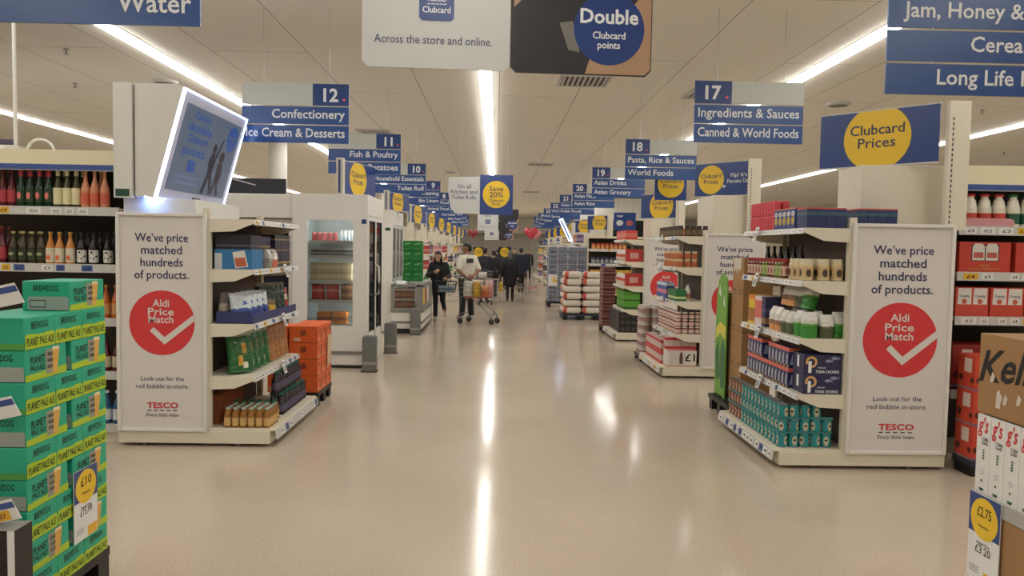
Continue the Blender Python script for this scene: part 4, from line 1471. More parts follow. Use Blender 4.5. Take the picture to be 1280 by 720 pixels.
for i in range(8):
    for k in range(2):
        CARTC.put((wl + .05 + i * .072, yf + .01, CZ[2] + .001 + k * .127), 0, 'cream coloured pot, %s along, %s tier of the middle chiller shelf' % (ORD[i], ('lower', 'upper')[k]), gC)
for i in range(2):
    NETR.put((wl + .11 + i * .2, yf + .05, CZ[1] + .001), .2 * i, 'red net bag, %s one on the fourth chiller shelf' % ORD[i], gC)
for k in range(2):
    PACKB.put((wl + .535, yf + .04, CZ[1] + .001 + k * .112), 0, 'brown meal pack beside the red net bags, %s of two' % ('lower', 'upper')[k], gC)
PACKO.put((wl + .42, yf + .06, CZ[0] + .001), 0, 'orange meal pack on the lowest chiller shelf', gC)
PACKO.put((wl + .20, yf + .06, CZ[0] + .001), 0, 'orange meal pack at the inner end of the lowest chiller shelf', gC)

DGB = [can('drink_can', '', G(*c)) for c in ((70, 120, 80), (60, 60, 110), (180, 90, 60))]
for k in range(4):                                                   # seen through the walkway doors
    for i in range(6):
        y = 10.95 + i * .11
        (DGB[(k + i) % 3] if k != 2 else CARTC).put((CHX - .17, y, CZ[k] + .001), math.pi / 2,
            'chilled item behind the walkway doors, %s along, %s shelf up' % (ORD[i], ORD[k]), gC)


def bollard(x, y, h, label):
    t = thing('bollard', label, 'bollard', (x, y, 0), 'grey bumper bollards by the chillers')
    w, d = .095, .07
    pr = [(math.cos(a) * w * (1 if abs(math.cos(a)) < .7 else 1), math.sin(a) * d) for a in [2 * math.pi * i / 20 for i in range(20)]]
    pr = [(max(-w, min(w, p[0] * 1.25)), max(-d, min(d, p[1] * 1.25))) for p in pr]
    m = MB()
    rows = [(1, .012), (1, h - .04), (.92, h - .012), (.7, h)]
    n = 20
    vs = [(x + p[0] * k, y + p[1] * k, z) for k, z in rows for p in pr]
    fs = [(k * n + i, k * n + (i + 1) % n, (k + 1) * n + (i + 1) % n, (k + 1) * n + i) for k in range(3) for i in range(n)] + [tuple(reversed(range(n))), tuple(range(3 * n, 4 * n))]
    m.add(vs, fs, bollg)
    m.build('body', t, ang=40)
    MB().box(x - w - .002, x + w + .002, y - d - .002, y - d + .01, .10, .14, M('bollard_band', (146, 146, 140), .6)).build('band', t)
    MB().box(x - w - .012, x + w + .012, y - d - .012, y + d + .012, 0, .012, dark).build('base_plate', t)


for px, py, y, lab in ((462, 462, 10.15, 'in front of the chiller corner, nearest of all'), (488, 440, 11.95, 'at the far end of the chiller doors'),
                       (519, 416, 14.48, 'at the near corner of the frozen goods chest'), (532, 402, 17.45, 'beyond the chest, beside the woman in black')):
    q = at(px, py, y)
    bollard(q.x, y, .49 if px < 500 else .52, 'grey rubber bumper bollard ' + lab)

# the long run of chillers behind, seen over the crisps
t = thing('chiller_bank', 'long white chiller bank with dark framed doors behind the crisps shelves', 'chiller', (-6, 10.5, 0))
bx0, bx1 = -9.0, chx0 - .01
MB().box(bx0, bx1, 10.62, 11.7, .02, 2.37, white).build('cabinet', t)
MB().box(bx0, bx1, 10.46, 10.62, 2.06, 2.39, white).build('canopy_panel', t, bevel=.01)
MB().box(bx0, bx1, 10.44, 10.62, .02, .40, white).build('lower_panel', t)
x = bx1 - .03
for k in range(7):
    a, b = x - .82, x
    m = MB()
    for q in ((a, a + .05, .42, 2.05), (b - .05, b, .42, 2.05), (a + .05, b - .05, .42, .50), (a + .05, b - .05, 1.98, 2.05)):
        m.box(q[0], q[1], 10.56, 10.61, q[2], q[3], white)
    d = m.build('door', t)
    MB().box(a + .05, b - .05, 10.585, 10.592, .5, 1.98, M('chiller_dark_glass', (40, 42, 46), .1)).build('door_pane', d)
    m = MB()
    m.box(b - .004, b + .016, 10.555, 10.6, .42, 2.05, rub)
    m.box(a, b, 10.555, 10.6, 2.05, 2.062, rub)
    m.build('door_edge', d)
    x = a - .03
t = thing('stored_board', 'dark board lying on the roof of the chiller bank behind the screen', 'board', (-3.6, 10.7, 2.40))
a, b = at(283, 240, 10.7), at(358, 224, 10.7)
MB().box(a.x - .5, b.x, 10.66, 10.70, 2.392, b.z, M('dark_board', (40, 42, 50), .35)).build('panel', t)
MB().prism([(0, 0), (.32, -.08), (.32, -.066), (0, .016)], (a.x + .1, 10.655, b.z - .02), UX, UZ, UY * .004, greyw).build('edge_trim', t)

# ------------------------------------------------------------------ tall freezer and the low chest beyond
FX = at(490, 340, 14.8).x
t = thing('upright_freezer', 'tall white freezer with narrow glass doors above the frozen goods chest', 'freezer', (FX - .7, 14.8, 0))
MB().box(FX - 1.6, FX - .05, 14.80, 16.5, .02, 2.40, white).build('cabinet', t)
MB().box(FX - .05, FX, 14.80, 14.86, .02, 2.40, white).build('end_post', t)
MB().box(FX - .05, FX, 14.86, 16.5, 2.12, 2.40, white).build('canopy_panel', t)
MB().box(FX - .05, FX, 14.86, 16.5, .02, 1.0, white).build('lower_panel', t)
MB().box(FX - .14, FX - .04, 14.797, 14.80, 2.0, 2.06, M('green_notice', (28, 74, 58), .5)).build('notice', t)
for k in range(3):
    a = 14.88 + k * .535
    m = MB()
    for q in ((a, a + .05, 1.01, 2.11), (a + .475, a + .525, 1.01, 2.11), (a + .05, a + .475, 1.01, 1.06), (a + .05, a + .475, 2.06, 2.11)):
        m.box(FX - .045, FX + .004, q[0], q[1], q[2], q[3], greyw)
    d = m.build('door', t)
    MB().box(FX - .03, FX - .02, a + .05, a + .475, 1.06, 2.06, M('chiller_dark_glass', (40, 42, 46), .1)).build('door_pane', d)
    for j in range(3):
        MB().tube([(FX + .01, a + .1 + j * .15, 1.12), (FX + .03, a + .1 + j * .15, 1.2), (FX + .03, a + .1 + j * .15, 1.55), (FX + .01, a + .1 + j * .15, 1.6)], .008, greyw, 6).build('door_handle', d)

c0, c1 = FX + .012, at(528, 380, 14.65).x
t = thing('freezer_chest', 'low grey edged freezer chest with a clear front full of brown packs', 'freezer', ((c0 + c1) / 2, 14.65, 0))
m = MB()
m.box(c0, c1, 14.62, 16.45, .10, .42, white)
m.build('base_panel', t, bevel=.01)
MB().box(c0 + .05, c1 - .05, 14.66, 16.4, 0, .10, black).build('kick_panel', t)
m = MB()
m.box(c0 - .01, c1 + .02, 14.60, 16.47, .42, .50, band)
m.box(c0 - .005, c1 + .012, 14.608, 16.46, .20, .25, band)
m.build('bumper_strip', t, bevel=.006)
m = MB()
for (a, b, y_, yy) in ((c0, c0 + .04, 14.62, 14.66), (c1 - .12, c1, 14.62, 14.72), (c1 - .04, c1, 16.4, 16.45), (c0, c0 + .04, 16.4, 16.45)):
    m.box(a, b, y_, yy, .50, .95, band)
m.box(c0, c1, 14.62, 14.66, .92, .96, band)
m.box(c1 - .04, c1, 14.66, 16.4, .92, .96, band)
m.box(c0, c0 + .04, 14.66, 16.4, .92, .96, band)
m.build('rim', t)
MB().box(c0 + .04, c1 - .12, 14.632, 14.64, .50, .92, GL).build('front_pane', t)
MB().box(c1 - .02, c1 - .012, 14.72, 16.4, .50, .92, M('chest_side', (150, 148, 140), .4)).build('side_panel', t)
for k, c in enumerate((G(206, 186, 70), G(180, 60, 60), G(220, 220, 214))):
    MB().box(c1 - .011, c1 - .006, 14.85 + k * .45, 15.15 + k * .45, .56, .86, c).build('side_poster', t)
FROZ = carton('frozen_pack', '', .125, .12, .19, G(140, 88, 58), ((.2, .5, G(180, 120, 86)), (.75, .95, G(200, 186, 170))), None, 'pack')
for k in range(2):
    for i in range(3):
        FROZ.put((c0 + .115 + i * .13, 14.76, .501 + k * .192), 0, 'brown frozen pack behind the clear chest front, %s along, %s tier' % (ORD[i], ('lower', 'upper')[k]), 'frozen packs in the chest')
BAGW = bag('frozen_bag', '', .22, .16, .14, ((.5, G(214, 220, 222)), (1, G(232, 236, 238))), 9)
BAGW.put((c0 + .17, 14.78, .886), .1, 'white frozen bag heaped on top of the brown packs')
BAGG = bag('frozen_bag', '', .15, .14, .12, ((.5, G(90, 100, 92)), (1, G(120, 124, 118))), 10)
BAGG.put((c0 + .38, 14.78, .886), .1, 'dark green frozen bag lying beside the white bag')

t = thing('chest_cabinet', 'plain grey low cabinet that carries the green crates', 'cabinet', ((c0 + c1) / 2, 16.6, 0))
MB().box(c0 - .1, c1 - .05, 16.50, 17.35, .04, .93, greyw).build('body', t, bevel=.01)
MB().box(c0 - .06, c1 - .09, 16.54, 17.3, 0, .04, black).build('kick_panel', t)
grn = G(40, 138, 62, .4)


def crate_art(o, w, d, h):
    f = -d / 2 - .001
    o.poly([(-w * .25, h * .62), (w * .3, h * .72), (w * .3, h * .80), (-w * .25, h * .70)], (0, f, 0), UX, UZ, G(170, 210, 170))
    o.poly([(-w * .4, h * .2), (w * .1, h * .2), (w * .1, h * .25), (-w * .4, h * .25)], (0, f, 0), UX, UZ, G(120, 180, 120))


CRT = carton('green_case', '', .215, .3, .222, grn, ((0, .04, G(24, 92, 44)),), crate_art, 'case', bevel=.004)
ga, gb_ = at(504, 330, 16.8).x, at(528, 330, 16.8).x
for k in range(4):
    for i in range(2):
        CRT.put((ga + .108 + i * .218, 16.8, .932 + k * .2235), 0, 'green case stacked on the grey cabinet, %s column, %s from the top' % (('inner', 'outer')[i], ORD[3 - k]), 'green cases on the cabinet')

# ------------------------------------------------------------------ goods on the end under the screen
F = lambda s, o: AX + s * o
RZ = {1: -math.pi / 2, -1: math.pi / 2}
s = -1
z0, z1, z2, z3, z4 = .156, SHELF_Z[0] + .001, SHELF_Z[1] + .001, SHELF_Z[2] + .001, SHELF_Z[3] + .001


def biscuit_art(o, w, d, h):
    f = -d / 2 - .001
    o.poly([(w * .06, h * .05), (w * .40, h * .12), (w * .30, h * .95), (-.02 * w, h * .85)], (0, f, 0), UX, UZ, G(222, 214, 206))
    o.poly([(w * .08, h * .10), (w * .36, h * .16), (w * .31, h * .6), (w * .03, h * .56)], (0, f - .0006, 0), UX, UZ, G(186, 96, 66))
    o.poly([(-w * .5, 0), (-w * .3, 0), (-w * .3, h * .8), (-w * .5, h * .8)], (0, f, 0), UX, UZ, G(196, 204, 210))


BISC = carton('biscuit_case', '', .31, .3, .165, G(48, 116, 170), (), biscuit_art, 'case', bevel=.003)
BISC.put((F(s, 2.385), 6.47, z3), 0, 'bright blue biscuit case with a picture on its front under the top shelf')
NAV = carton('gift_box', '', .08, .2, .30, G(36, 36, 58, .35), ((.1, .16, G(170, 140, 80)), (.5, .54, G(150, 126, 80)), (.84, .88, G(150, 126, 80))), None, 'box')
for i in range(6):
    NAV.put((F(s, 2.36), 7.12 + i * .085, z3), RZ[s], 'tall dark navy gift box, %s along the second shelf from top' % ORD[i], 'navy gift boxes')
NAV2 = carton('chocolate_box', '', .12, .18, .14, G(44, 42, 66, .35), ((.3, .4, G(160, 130, 80)), (.7, .9, G(80, 80, 120))), None, 'box')
for i in range(3):
    for k in range(2):
        NAV2.put((F(s, 2.38), 6.72 + i * .125, z3 + k * .1405), RZ[s], 'small dark box behind the biscuit case, %s along, %s tier' % (ORD[i], ('lower', 'upper')[k]), 'dark boxes on the second shelf')
DARKC = carton('dark_case', '', .29, .26, .12, G(34, 34, 46, .4), ((.2, .3, G(90, 90, 110)),), None, 'case')
DARKC.put((F(s, 2.39), 6.47, z3 + .166), 0, 'dark case stacked on top of the bright blue biscuit case')
SILV = bag('snack_bag', '', .10, .09, .17, ((.5, G(150, 146, 140, .25)), (1, G(196, 190, 186, .25))), 21)
SILV.put((F(s, 2.235), 6.74, z3), RZ[s], 'silver pouch standing before the dark chocolate boxes')
SILP = bag('snack_bag', '', .12, .09, .17, ((.45, G(206, 110, 96, .3)), (.75, G(226, 218, 212, .3)), (1, G(160, 156, 150, .3))), 22)
SILP.put((F(s, 2.235), 6.90, z3), RZ[s], 'white and pink pouch leaning beside the silver pouch')

bluew = ((.34, G(48, 70, 140, .3)), (.42, G(80, 110, 170, .3)), (1, G(206, 214, 218, .3)))
or_, gd_, cr_, dk_, bl_ = G(214, 150, 60, .4), G(206, 170, 70, .4), G(226, 222, 206, .4), G(96, 62, 40, .4), G(70, 100, 170, .4)
CRB = bag('crisp_bag', '', .20, .085, .235, bluew, 31, spots_=((.1, .62, .12, bl_), (-.18, .2, .10, cr_)), n=36, rows=30)
SLV = bag('crisp_bag', '', .17, .085, .25, ((.4, G(120, 112, 104, .25)), (.6, G(170, 160, 150, .25)), (1, G(110, 102, 96, .25))), 32)
DGR = bag('crisp_bag', '', .20, .085, .28, ((.90, G(40, 60, 44, .3)), (1, G(120, 120, 104, .3))), 33, spots_=((0, .42, .18, G(150, 156, 130)), (.1, .75, .1, G(110, 116, 90))), n=36, rows=30)
RDB = bag('crisp_bag', '', .18, .085, .22, ((.45, G(176, 66, 52, .3)), (.7, G(206, 190, 176, .3)), (1, G(150, 60, 50, .3))), 34)
YLB = bag('crisp_bag', '', .09, .06, .15, ((.6, G(206, 164, 50, .3)), (1, G(110, 90, 50, .3))), 35)
t = thing('display_tray', 'dark blue cardboard tray along the shelf of blue and silver crisp bags', 'tray', (F(s, 2.3), 6.3, z2))
MB().box(F(s, 2.215), F(s, 2.225), 6.30, 7.64, z2, z2 + .07, G(48, 58, 110)).build('front_lip', t)
MB().box(F(s, 2.225), F(s, 2.52), 6.30, 7.64, z2, z2 + .006, G(48, 58, 110)).build('tray_floor', t)
MB().box(F(s, 2.225), F(s, 2.52), 6.30, 6.306, z2, z2 + .10, G(48, 58, 110)).build('tray_end', t)
gB = 'crisp bags under the tilted screen'
zz = z2 + .007
lean = -.25
AN = math.radians(48)
for i in range(4):
    CRB.put((F(s, 2.335), 6.40 + i * .148, zz + .012), AN, 'blue and white crisp bag leaning on the third shelf, %s from the front' % ORD[i], gB, tilt=-.22)
YLB.put((F(s, 2.265), 6.985, zz + .008), AN, 'small yellow snack bag between blue and dark green bags', gB, tilt=-.2)
for i in range(3):
    DGR.put((F(s, 2.335), 7.09 + i * .145, zz + .012), AN, 'dark green crisp bag on the third shelf past the blue ones, %s of three' % ORD[i], gB, tilt=-.15)
RDB.put((F(s, 2.335), 7.51, zz + .012), AN, 'red crisp bag at the far end of the third shelf', gB, tilt=-.15)
for i in range(3):
    SLV.put((F(s, 2.49), 6.42 + i * .2, zz), RZ[s], 'silver crisp bag behind the blue and white bags, %s from the front' % ORD[i], gB)
flw = ((.18, .62, .17, gd_), (.18, .62, .08, or_), (-.2, .30, .17, gd_), (-.2, .30, .08, or_), (.22, .18, .12, cr_), (-.30, .75, .12, cr_))
GRNB = bag('crisp_bag', '', .235, .095, .335, ((.90, G(40, 100, 50, .3)), (1, G(196, 200, 186, .3))), 41, spots_=flw, n=44, rows=36)
BRNB = bag('crisp_bag', '', .225, .09, .35, ((.9, G(168, 112, 64, .3)), (1, G(150, 96, 56, .3))), 42, spots_=((0, .62, .18, G(206, 166, 120)), (-.2, .28, .15, dk_), (.2, .25, .17, G(216, 176, 120))), n=44, rows=36)
for i in range(4):
    GRNB.put((F(s, 2.35), 6.42 + i * .155, z1 + .013), AN, 'large green crisp bag on the fourth shelf, %s from the front' % ORD[i], gB, tilt=-.2)
for i in range(4):
    BRNB.put((F(s, 2.35), 7.06 + i * .15, z1 + .013), AN, 'tall brown crisp bag on the fourth shelf, %s from the green ones' % ORD[i], gB, tilt=-.2)

AMB = bottle('drink_bottle', '', G(150, 104, 50, .2), G(176, 196, 188), G(206, 170, 110), r=.03, h=.165, shoulder=.62, neck=.014, n=12, lab_z=(.1, .5))
AMG = bottle('drink_bottle', '', G(140, 96, 46, .2), G(34, 110, 74), G(196, 140, 80), r=.03, h=.165, shoulder=.62, neck=.014, n=12, lab_z=(.1, .5))
COR = bottle('cordial_bottle', '', G(36, 28, 36, .2), G(30, 110, 90), G(90, 84, 110), r=.036, h=.19, shoulder=.6, neck=.015, n=12, lab_z=(.15, .5))
gD = 'bottled drinks on the base shelf under the crisps'
for r_ in range(6):
    for c in range(6):
        pr, nm = (AMB, 'pale capped') if c < 4 else (AMG, 'green capped')
        pr.put((F(s, 2.10 + r_ * .066 if c < 4 else 2.13 + r_ * .066), 6.31 + c * .066 + (.02 if c > 3 else 0), z0 + .001), RZ[s], '%s amber drink bottle, %s row from the window side, %s back' % (nm, ORD[c], ORD[r_]), gD)
for k in range(2):
    for c in range(10):
        for r_ in range(2 if k == 0 else 1):
            COR.put((F(s, 2.13 + r_ * .076 + k * .05), 6.82 + c * .083, z0 + .001 + k * .1925), RZ[s], 'dark cordial bottle, %s along the base, %s tier, %s rank' % (ORD[c], ('lower', 'upper')[k], ('front', 'back')[r_]), gD)
t = thing('orange_carton', 'dull orange carton at the back of the base shelf behind amber bottles', 'carton', (F(s, 2.56), 6.9, z0))
MB().box(F(s, 2.53), F(s, 2.60), 6.40, 7.0, z0 + .001, z0 + .25, G(150, 84, 50)).build('carton', t)

# orange cartons on their pallet
org = G(226, 100, 44, .5)


def orange_art(o, w, d, h):
    f = -d / 2 - .001
    o.disc((-w * .1, f, h * .66), UX, UZ, h * .16, G(150, 70, 40), 16)
    o.poly([(w * .16, h * .2), (w * .34, h * .2), (w * .34, h * .8), (w * .16, h * .8)], (0, f, 0), UX, UZ, G(120, 70, 44))
    o.poly([(-w * .42, h * .1), (-w * .2, h * .1), (-w * .2, h * .3), (-w * .42, h * .3)], (0, f, 0), UX, UZ, G(206, 180, 160))
    for s_ in (-1, 1):
        x = s_ * (w / 2 + .001)
        o.disc((x, 0, h * .6), UY * s_, UZ, h * .2, G(150, 70, 40), 16)
        o.poly([(-d * .35, h * .12), (-d * .1, h * .12), (-d * .1, h * .3), (-d * .35, h * .3)], (x, 0, 0), UY * s_, UZ, G(206, 180, 160))


ox, oy = at(397, 480, 7.86).x, 7.88
t = thing('pallet', 'black pallet under the orange cartons', 'pallet', (ox, oy, 0))
MB().box(ox - .50, ox, oy - .01, oy + .66, .10, .145, black).build('deck', t)
for y in (oy, oy + .28, oy + .54):
    MB().box(ox - .49, ox - .005, y, y + .1, 0, .10, black).build('runner', t)
OC2 = carton('orange_carton', '', .21, .30, .175, org, ((0, .03, G(150, 66, 30)),), orange_art, 'carton', bevel=.004)
for k in range(4):
    for i in range(3):
        OC2.put((ox - .155, oy + .108 + i * .218, .1456 + k * .1755), math.pi / 2, 'orange carton on the pallet past the crisps, %s layer up, %s along' % (ORD[k], ORD[i]), 'orange cartons on the pallet')
        if i == 0:
            OC2.put((ox - .425, oy + .155, .1456 + k * .1755), 0, 'orange carton tucked behind the crisps shelving, %s layer up' % ORD[k], 'orange cartons on the pallet')
t = thing('paper_notice', 'pale notice card fixed on the orange cartons', 'notice', (ox + .004, oy + .45, .5))
MB().box(ox + .003, ox + .006, oy + .42, oy + .58, .38, .70, G(214, 190, 150)).build('card', t)

# ------------------------------------------------------------------ goods on the first east side end
s = 1
R0Y = 5.80
gT = 'teal tins on the base shelf'
teal, tealb = G(36, 140, 146, .3), G(196, 186, 160, .4)
TEAL = tin('food_tin', '', teal, tealb)
BRNT = tin('food_tin', '', G(126, 84, 70, .3), G(196, 160, 140, .4))
for k in range(3):
    for c in range(15):
        y = R0Y + .10 + c * .0875
        pr, nm = (BRNT, 'brown') if c > 10 else (TEAL, 'teal')
        pr.put((F(s, 2.115), y, z0 + .001 + k * .1145), RZ[s] + (c * 2.1 + k), '%s food tin facing the walkway, %s layer up, %s from the near end' % (nm, ORD[k], ORD[c]), gT)
    for c in range(4 - (k == 1) * 0):
        if k == 2 and c > 2:
            continue
        TEAL.put((F(s, 2.203 + c * .088), R0Y + .10, z0 + .001 + k * .1145), (c * 1.3 + k * .7), 'teal food tin at the poster side, %s layer up, %s inwards' % (ORD[k], ORD[c]), gT)
for k, nm in ((1, 'middle'), (2, 'upper')):
    t = thing('tin_tray', 'thin teal card tray under the %s layer of tins' % nm, 'tray', (F(s, 2.3), R0Y + .1, z0 + k * .1145 - .0005))
    zt = z0 + .001 + k * .1145
    m = MB()
    m.box(F(s, 2.070), F(s, 2.0715), R0Y + .056, R0Y + 1.37, zt - .001, zt + .018, G(40, 120, 118))
    m.build('tray_lip', t)
    MB().box(F(s, 2.0715), F(s, 2.50), R0Y + .0535, R0Y + .055, zt - .001, zt + .018, G(40, 120, 118)).build('tray_end', t)


def pouch_art(o, w, d, h):
    f = -d / 2 - .001
    o.poly([(-w * .5, h * .80), (w * .5, h * .80), (w * .5, h), (-w * .5, h)], (0, f, 0), UX, UZ, G(222, 112, 96))
    o.poly([(-w * .18, h * .12), (w * .12, h * .12), (w * .25, h * .7), (-w * .05, h * .7)], (0, f - .0006, 0), UX, UZ, G(170, 176, 196))
    o.poly([(-w * .4, h * .16), (-w * .24, h * .16), (-w * .12, h * .62), (-w * .26, h * .62)], (0, f - .0006, 0), UX, UZ, G(206, 208, 214))
    o.poly([(w * .2, h * .02), (w * .48, h * .02), (w * .48, h * .12), (w * .2, h * .12)], (0, f - .0006, 0), UX, UZ, tick_y)
    for q in (-1, 1):
        x = q * (w / 2 + .001)
        o.poly([(-d * .5, h * .80), (d * .5, h * .80), (d * .5, h), (-d * .5, h)], (x, 0, 0), UY * q, UZ, G(222, 112, 96))
        o.poly([(-d * .4, h * .16), (d * .1, h * .16), (d * .3, h * .65), (-d * .2, h * .65)], (x, 0, 0), UY * q, UZ, G(150, 156, 180))


POU = carton('tuna_multipack', '', .072, .09, .165, G(40, 48, 92, .35), (), pouch_art, 'pack')
for k in range(2):
    for c in range(13):
        y = R0Y + .32 + c * .0775
        if k == 1 and c in (6, 7):
            continue
        POU.put((F(s, 2.265), y, z1 + .001 + k * .1665), RZ[s], 'navy tuna pack with pink top, %s tier, %s from the near end' % (('lower', 'upper')[k], ORD[c]), 'navy tuna packs on the fourth shelf')


def tuna_art(o, w, d, h):
    f = -d / 2 - .001
    gold = G(216, 172, 108)
    c = Vector((-w * .30, f, h * .62))
    ring = []
    for i in range(21):
        a = math.pi * 1.15 - i * 2 * math.pi * .82 / 20
        ring.append((math.cos(a), math.sin(a)))
    r0, r1 = h * .18, h * .30
    for i in range(20):
        p, q = ring[i], ring[i + 1]
        o.poly([(p[0] * r0, p[1] * r0), (p[0] * r1, p[1] * r1), (q[0] * r1, q[1] * r1), (q[0] * r0, q[1] * r0)], c, UX, UZ, gold)
    o.poly([(-.014, -h * .55), (.010, -h * .55), (.012, h * .05), (-.014, h * .05)], c + Vector((-.01, -.0005, 0)), UX, UZ, inkw)
    o.text('TUNA CHUNKS', (w * .13, f, h * .06), UX, UZ, inkw, h=h * .20, w=w * .62, bold=.02)
    o.text('PRINCES', (-w * .02, f, h * .30), UX, UZ, inkw, h=h * .10, w=w * .2)
    for (x, z, L) in ((w * .18, h * .68, w * .12), (w * .34, h * .82, w * .14)):
        o.poly([(-L, 0), (-L * .6, h * .07), (0, h * .09), (L * .5, h * .02), (L * .8, h * .08), (L * .75, 0), (L * .8, -h * .08), (L * .5, -h * .02), (0, -h * .08), (-L * .6, -h * .06)][::-1], (x, f, z), UX, UZ, G(150, 154, 176))
    x = -w / 2 - .001
    o.poly([(-.02, h * .3), (.02, h * .3), (.02, h * .9), (-.02, h * .9)], (x, 0, 0), -UY, UZ, inkw)


TUN = carton('tuna_case', '', .30, .22, .155, G(46, 44, 82, .4), (), tuna_art, 'case', bevel=.003)
for k in range(2):
    TUN.put((F(s, 2.395), R0Y + .15, z1 + .001 + k * .157), 0, '%s navy tuna case with gold emblem by the poster side' % ('lower', 'upper')[k], 'navy tuna cases')

# third shelf: cartons and salad bags
YEL = carton('cereal_box', '', .085, .19, .27, G(226, 190, 50), ((.85, 1, G(220, 130, 50)), (.1, .55, G(170, 116, 60))), None, 'box')
PNK = carton('cereal_box', '', .085, .19, .27, G(226, 206, 204), ((.25, .85, G(214, 110, 104)),), None, 'box')
NVY = carton('cereal_box', '', .085, .19, .265, G(52, 52, 88), ((.1, .3, G(150, 120, 80)), (.5, .62, G(90, 90, 130))), None, 'box')
for i, (pr, c) in enumerate(((NVY, 'navy'), (PNK, 'pink and white'), (PNK, 'second pink and white'), (YEL, 'yellow'), (YEL, 'second yellow'))):
    pr.put((F(s, 2.33), R0Y + .945 + i * .09, z2 + .001), RZ[s], 'upright %s box on the third shelf above the tuna packs' % c, 'upright boxes on the third shelf')
wo = ((.28, G(216, 150, 90, .4)), (.42, G(150, 110, 80, .4)), (1, G(222, 218, 210, .4)))
wg = ((.5, G(60, 140, 56, .35)), (.56, G(120, 170, 80, .35)), (1, G(222, 222, 216, .4)))
wd = ((.5, G(84, 92, 60, .4)), (1, G(220, 218, 210, .4)))
SWO, SWG, SWD = bag('food_bag', '', .125, .095, .20, wo, 51, block=True), bag('food_bag', '', .125, .10, .205, wg, 52, block=True), bag('food_bag', '', .12, .10, .185, wd, 53, block=True)
gS = 'bagged food on the third shelf'
for i, (pr, c, y, o_, dz) in enumerate(((SWG, 'green and white', .10, 2.30, 0), (SWD, 'olive and white', .10, 2.43, 0), (SWG, 'green and white', .135, 2.555, 0), (SWG, 'green and white', .24, 2.29, 0), (SWD, 'olive and white', .37, 2.28, 0),
                                        (SWD, 'olive and white', .50, 2.28, 0), (SWO, 'orange and white', .63, 2.28, 0), (SWO, 'orange and white', .76, 2.28, 0),
                                        (SWG, 'green and white', .22, 2.42, .0), (SWO, 'orange and white', .50, 2.42, 0), (SWO, 'orange and white', .66, 2.42, 0))):
    pr.put((F(s, o_), R0Y + y, z2 + .001 + dz), RZ[s] if y > .2 else 0, '%s food bag standing on third shelf, %s from the poster corner' % (c, ORD[i]), gS)
for i, (pr, c, y, o_) in enumerate(((SWG, 'green and white', .30, 2.37), (SWD, 'olive and white', .44, 2.37), (SWO, 'orange and white', .58, 2.36), (SWO, 'orange and white', .71, 2.36))):
    pr.put((F(s, o_), R0Y + y, z2 + .212), RZ[s] + .3, '%s food bag heaped on the others, %s from the poster corner' % (c, ORD[i]), gS, tilt=-.25)
# second shelf: jars
JRD = jar('sauce_jar', '', G(110, 46, 36, .2), G(150, 48, 46), G(200, 180, 160), r=.038, h=.165, lab2=G(160, 60, 50))
JGR = jar('sauce_jar', '', G(96, 110, 52, .2), G(150, 48, 46), G(176, 186, 120), r=.038, h=.165, lab2=G(90, 120, 60))
JCR = jar('mayonnaise_jar', '', G(216, 200, 160, .3), G(222, 212, 184), G(206, 176, 130), r=.05, h=.17, lab2=G(70, 60, 50))
gJ = 'jars on the second shelf'
for c in range(15):
    pr, nm = (JCR, 'cream lidded') if c < 3 else ((JGR, 'green filled, red lidded') if c in (4, 5, 8, 9) else (JRD, 'dark red lidded'))
    y = R0Y + .12 + (c * .112 if c < 3 else .425 + (c - 3) * .0785)
    pr.put((F(s, 2.27), y, z3 + .001), RZ[s], '%s jar facing the walkway, %s from the near end' % (nm, ORD[c]), gJ)
    if c > 2:
        (DARKB).put((F(s, 2.40), y, z3 + .001), RZ[s], 'dark bottle behind the jars, %s from the near end' % ORD[c - 3], gJ) if c % 2 else None
for c in range(2):
    JCR.put((F(s, 2.40 + c * .112), R0Y + .12, z3 + .001), 0, 'cream lidded jar at the poster side, %s inwards' % ORD[c], gJ)
    JCR.put((F(s, 2.39 + c * .112), R0Y + .26, z3 + .001), 0, 'cream lidded jar in the second rank, %s inwards' % ORD[c], gJ)

# on top: pink packs, blue cartons and navy cartons
PKC = can('drink_can', '', G(206, 74, 84, .3), G(214, 120, 124), r=.034, h=.125)
gP = 'pink cans on top of the east side end'
for k in range(2):
    for c in range(9):
        PKC.put((F(s, 2.27), R0Y + .80 + c * .071, z4 + .001 + k * .129), RZ[s], 'pink can on the top shelf, %s tier, %s along' % (('lower', 'upper')[k], ORD[c]), gP)
        if c < 6:
            PKC.put((F(s, 2.345), R0Y + .80 + c * .071, z4 + .001 + k * .129), RZ[s], 'pink can in the rear rank on top, %s tier, %s along' % (('lower', 'upper')[k], ORD[c]), gP)


def blue_art(o, w, d, h):
    f = -d / 2 - .001
    o.disc((0, f, h * .72), UX, UZ, w * .4, G(226, 226, 220), 16, h * .12)
    o.disc((0, f, h * .38), UX, UZ, w * .36, G(196, 170, 70), 16, h * .2)
    o.text('oats', (0, f - .001, h * .69), UX, UZ, board, w=w * .5)


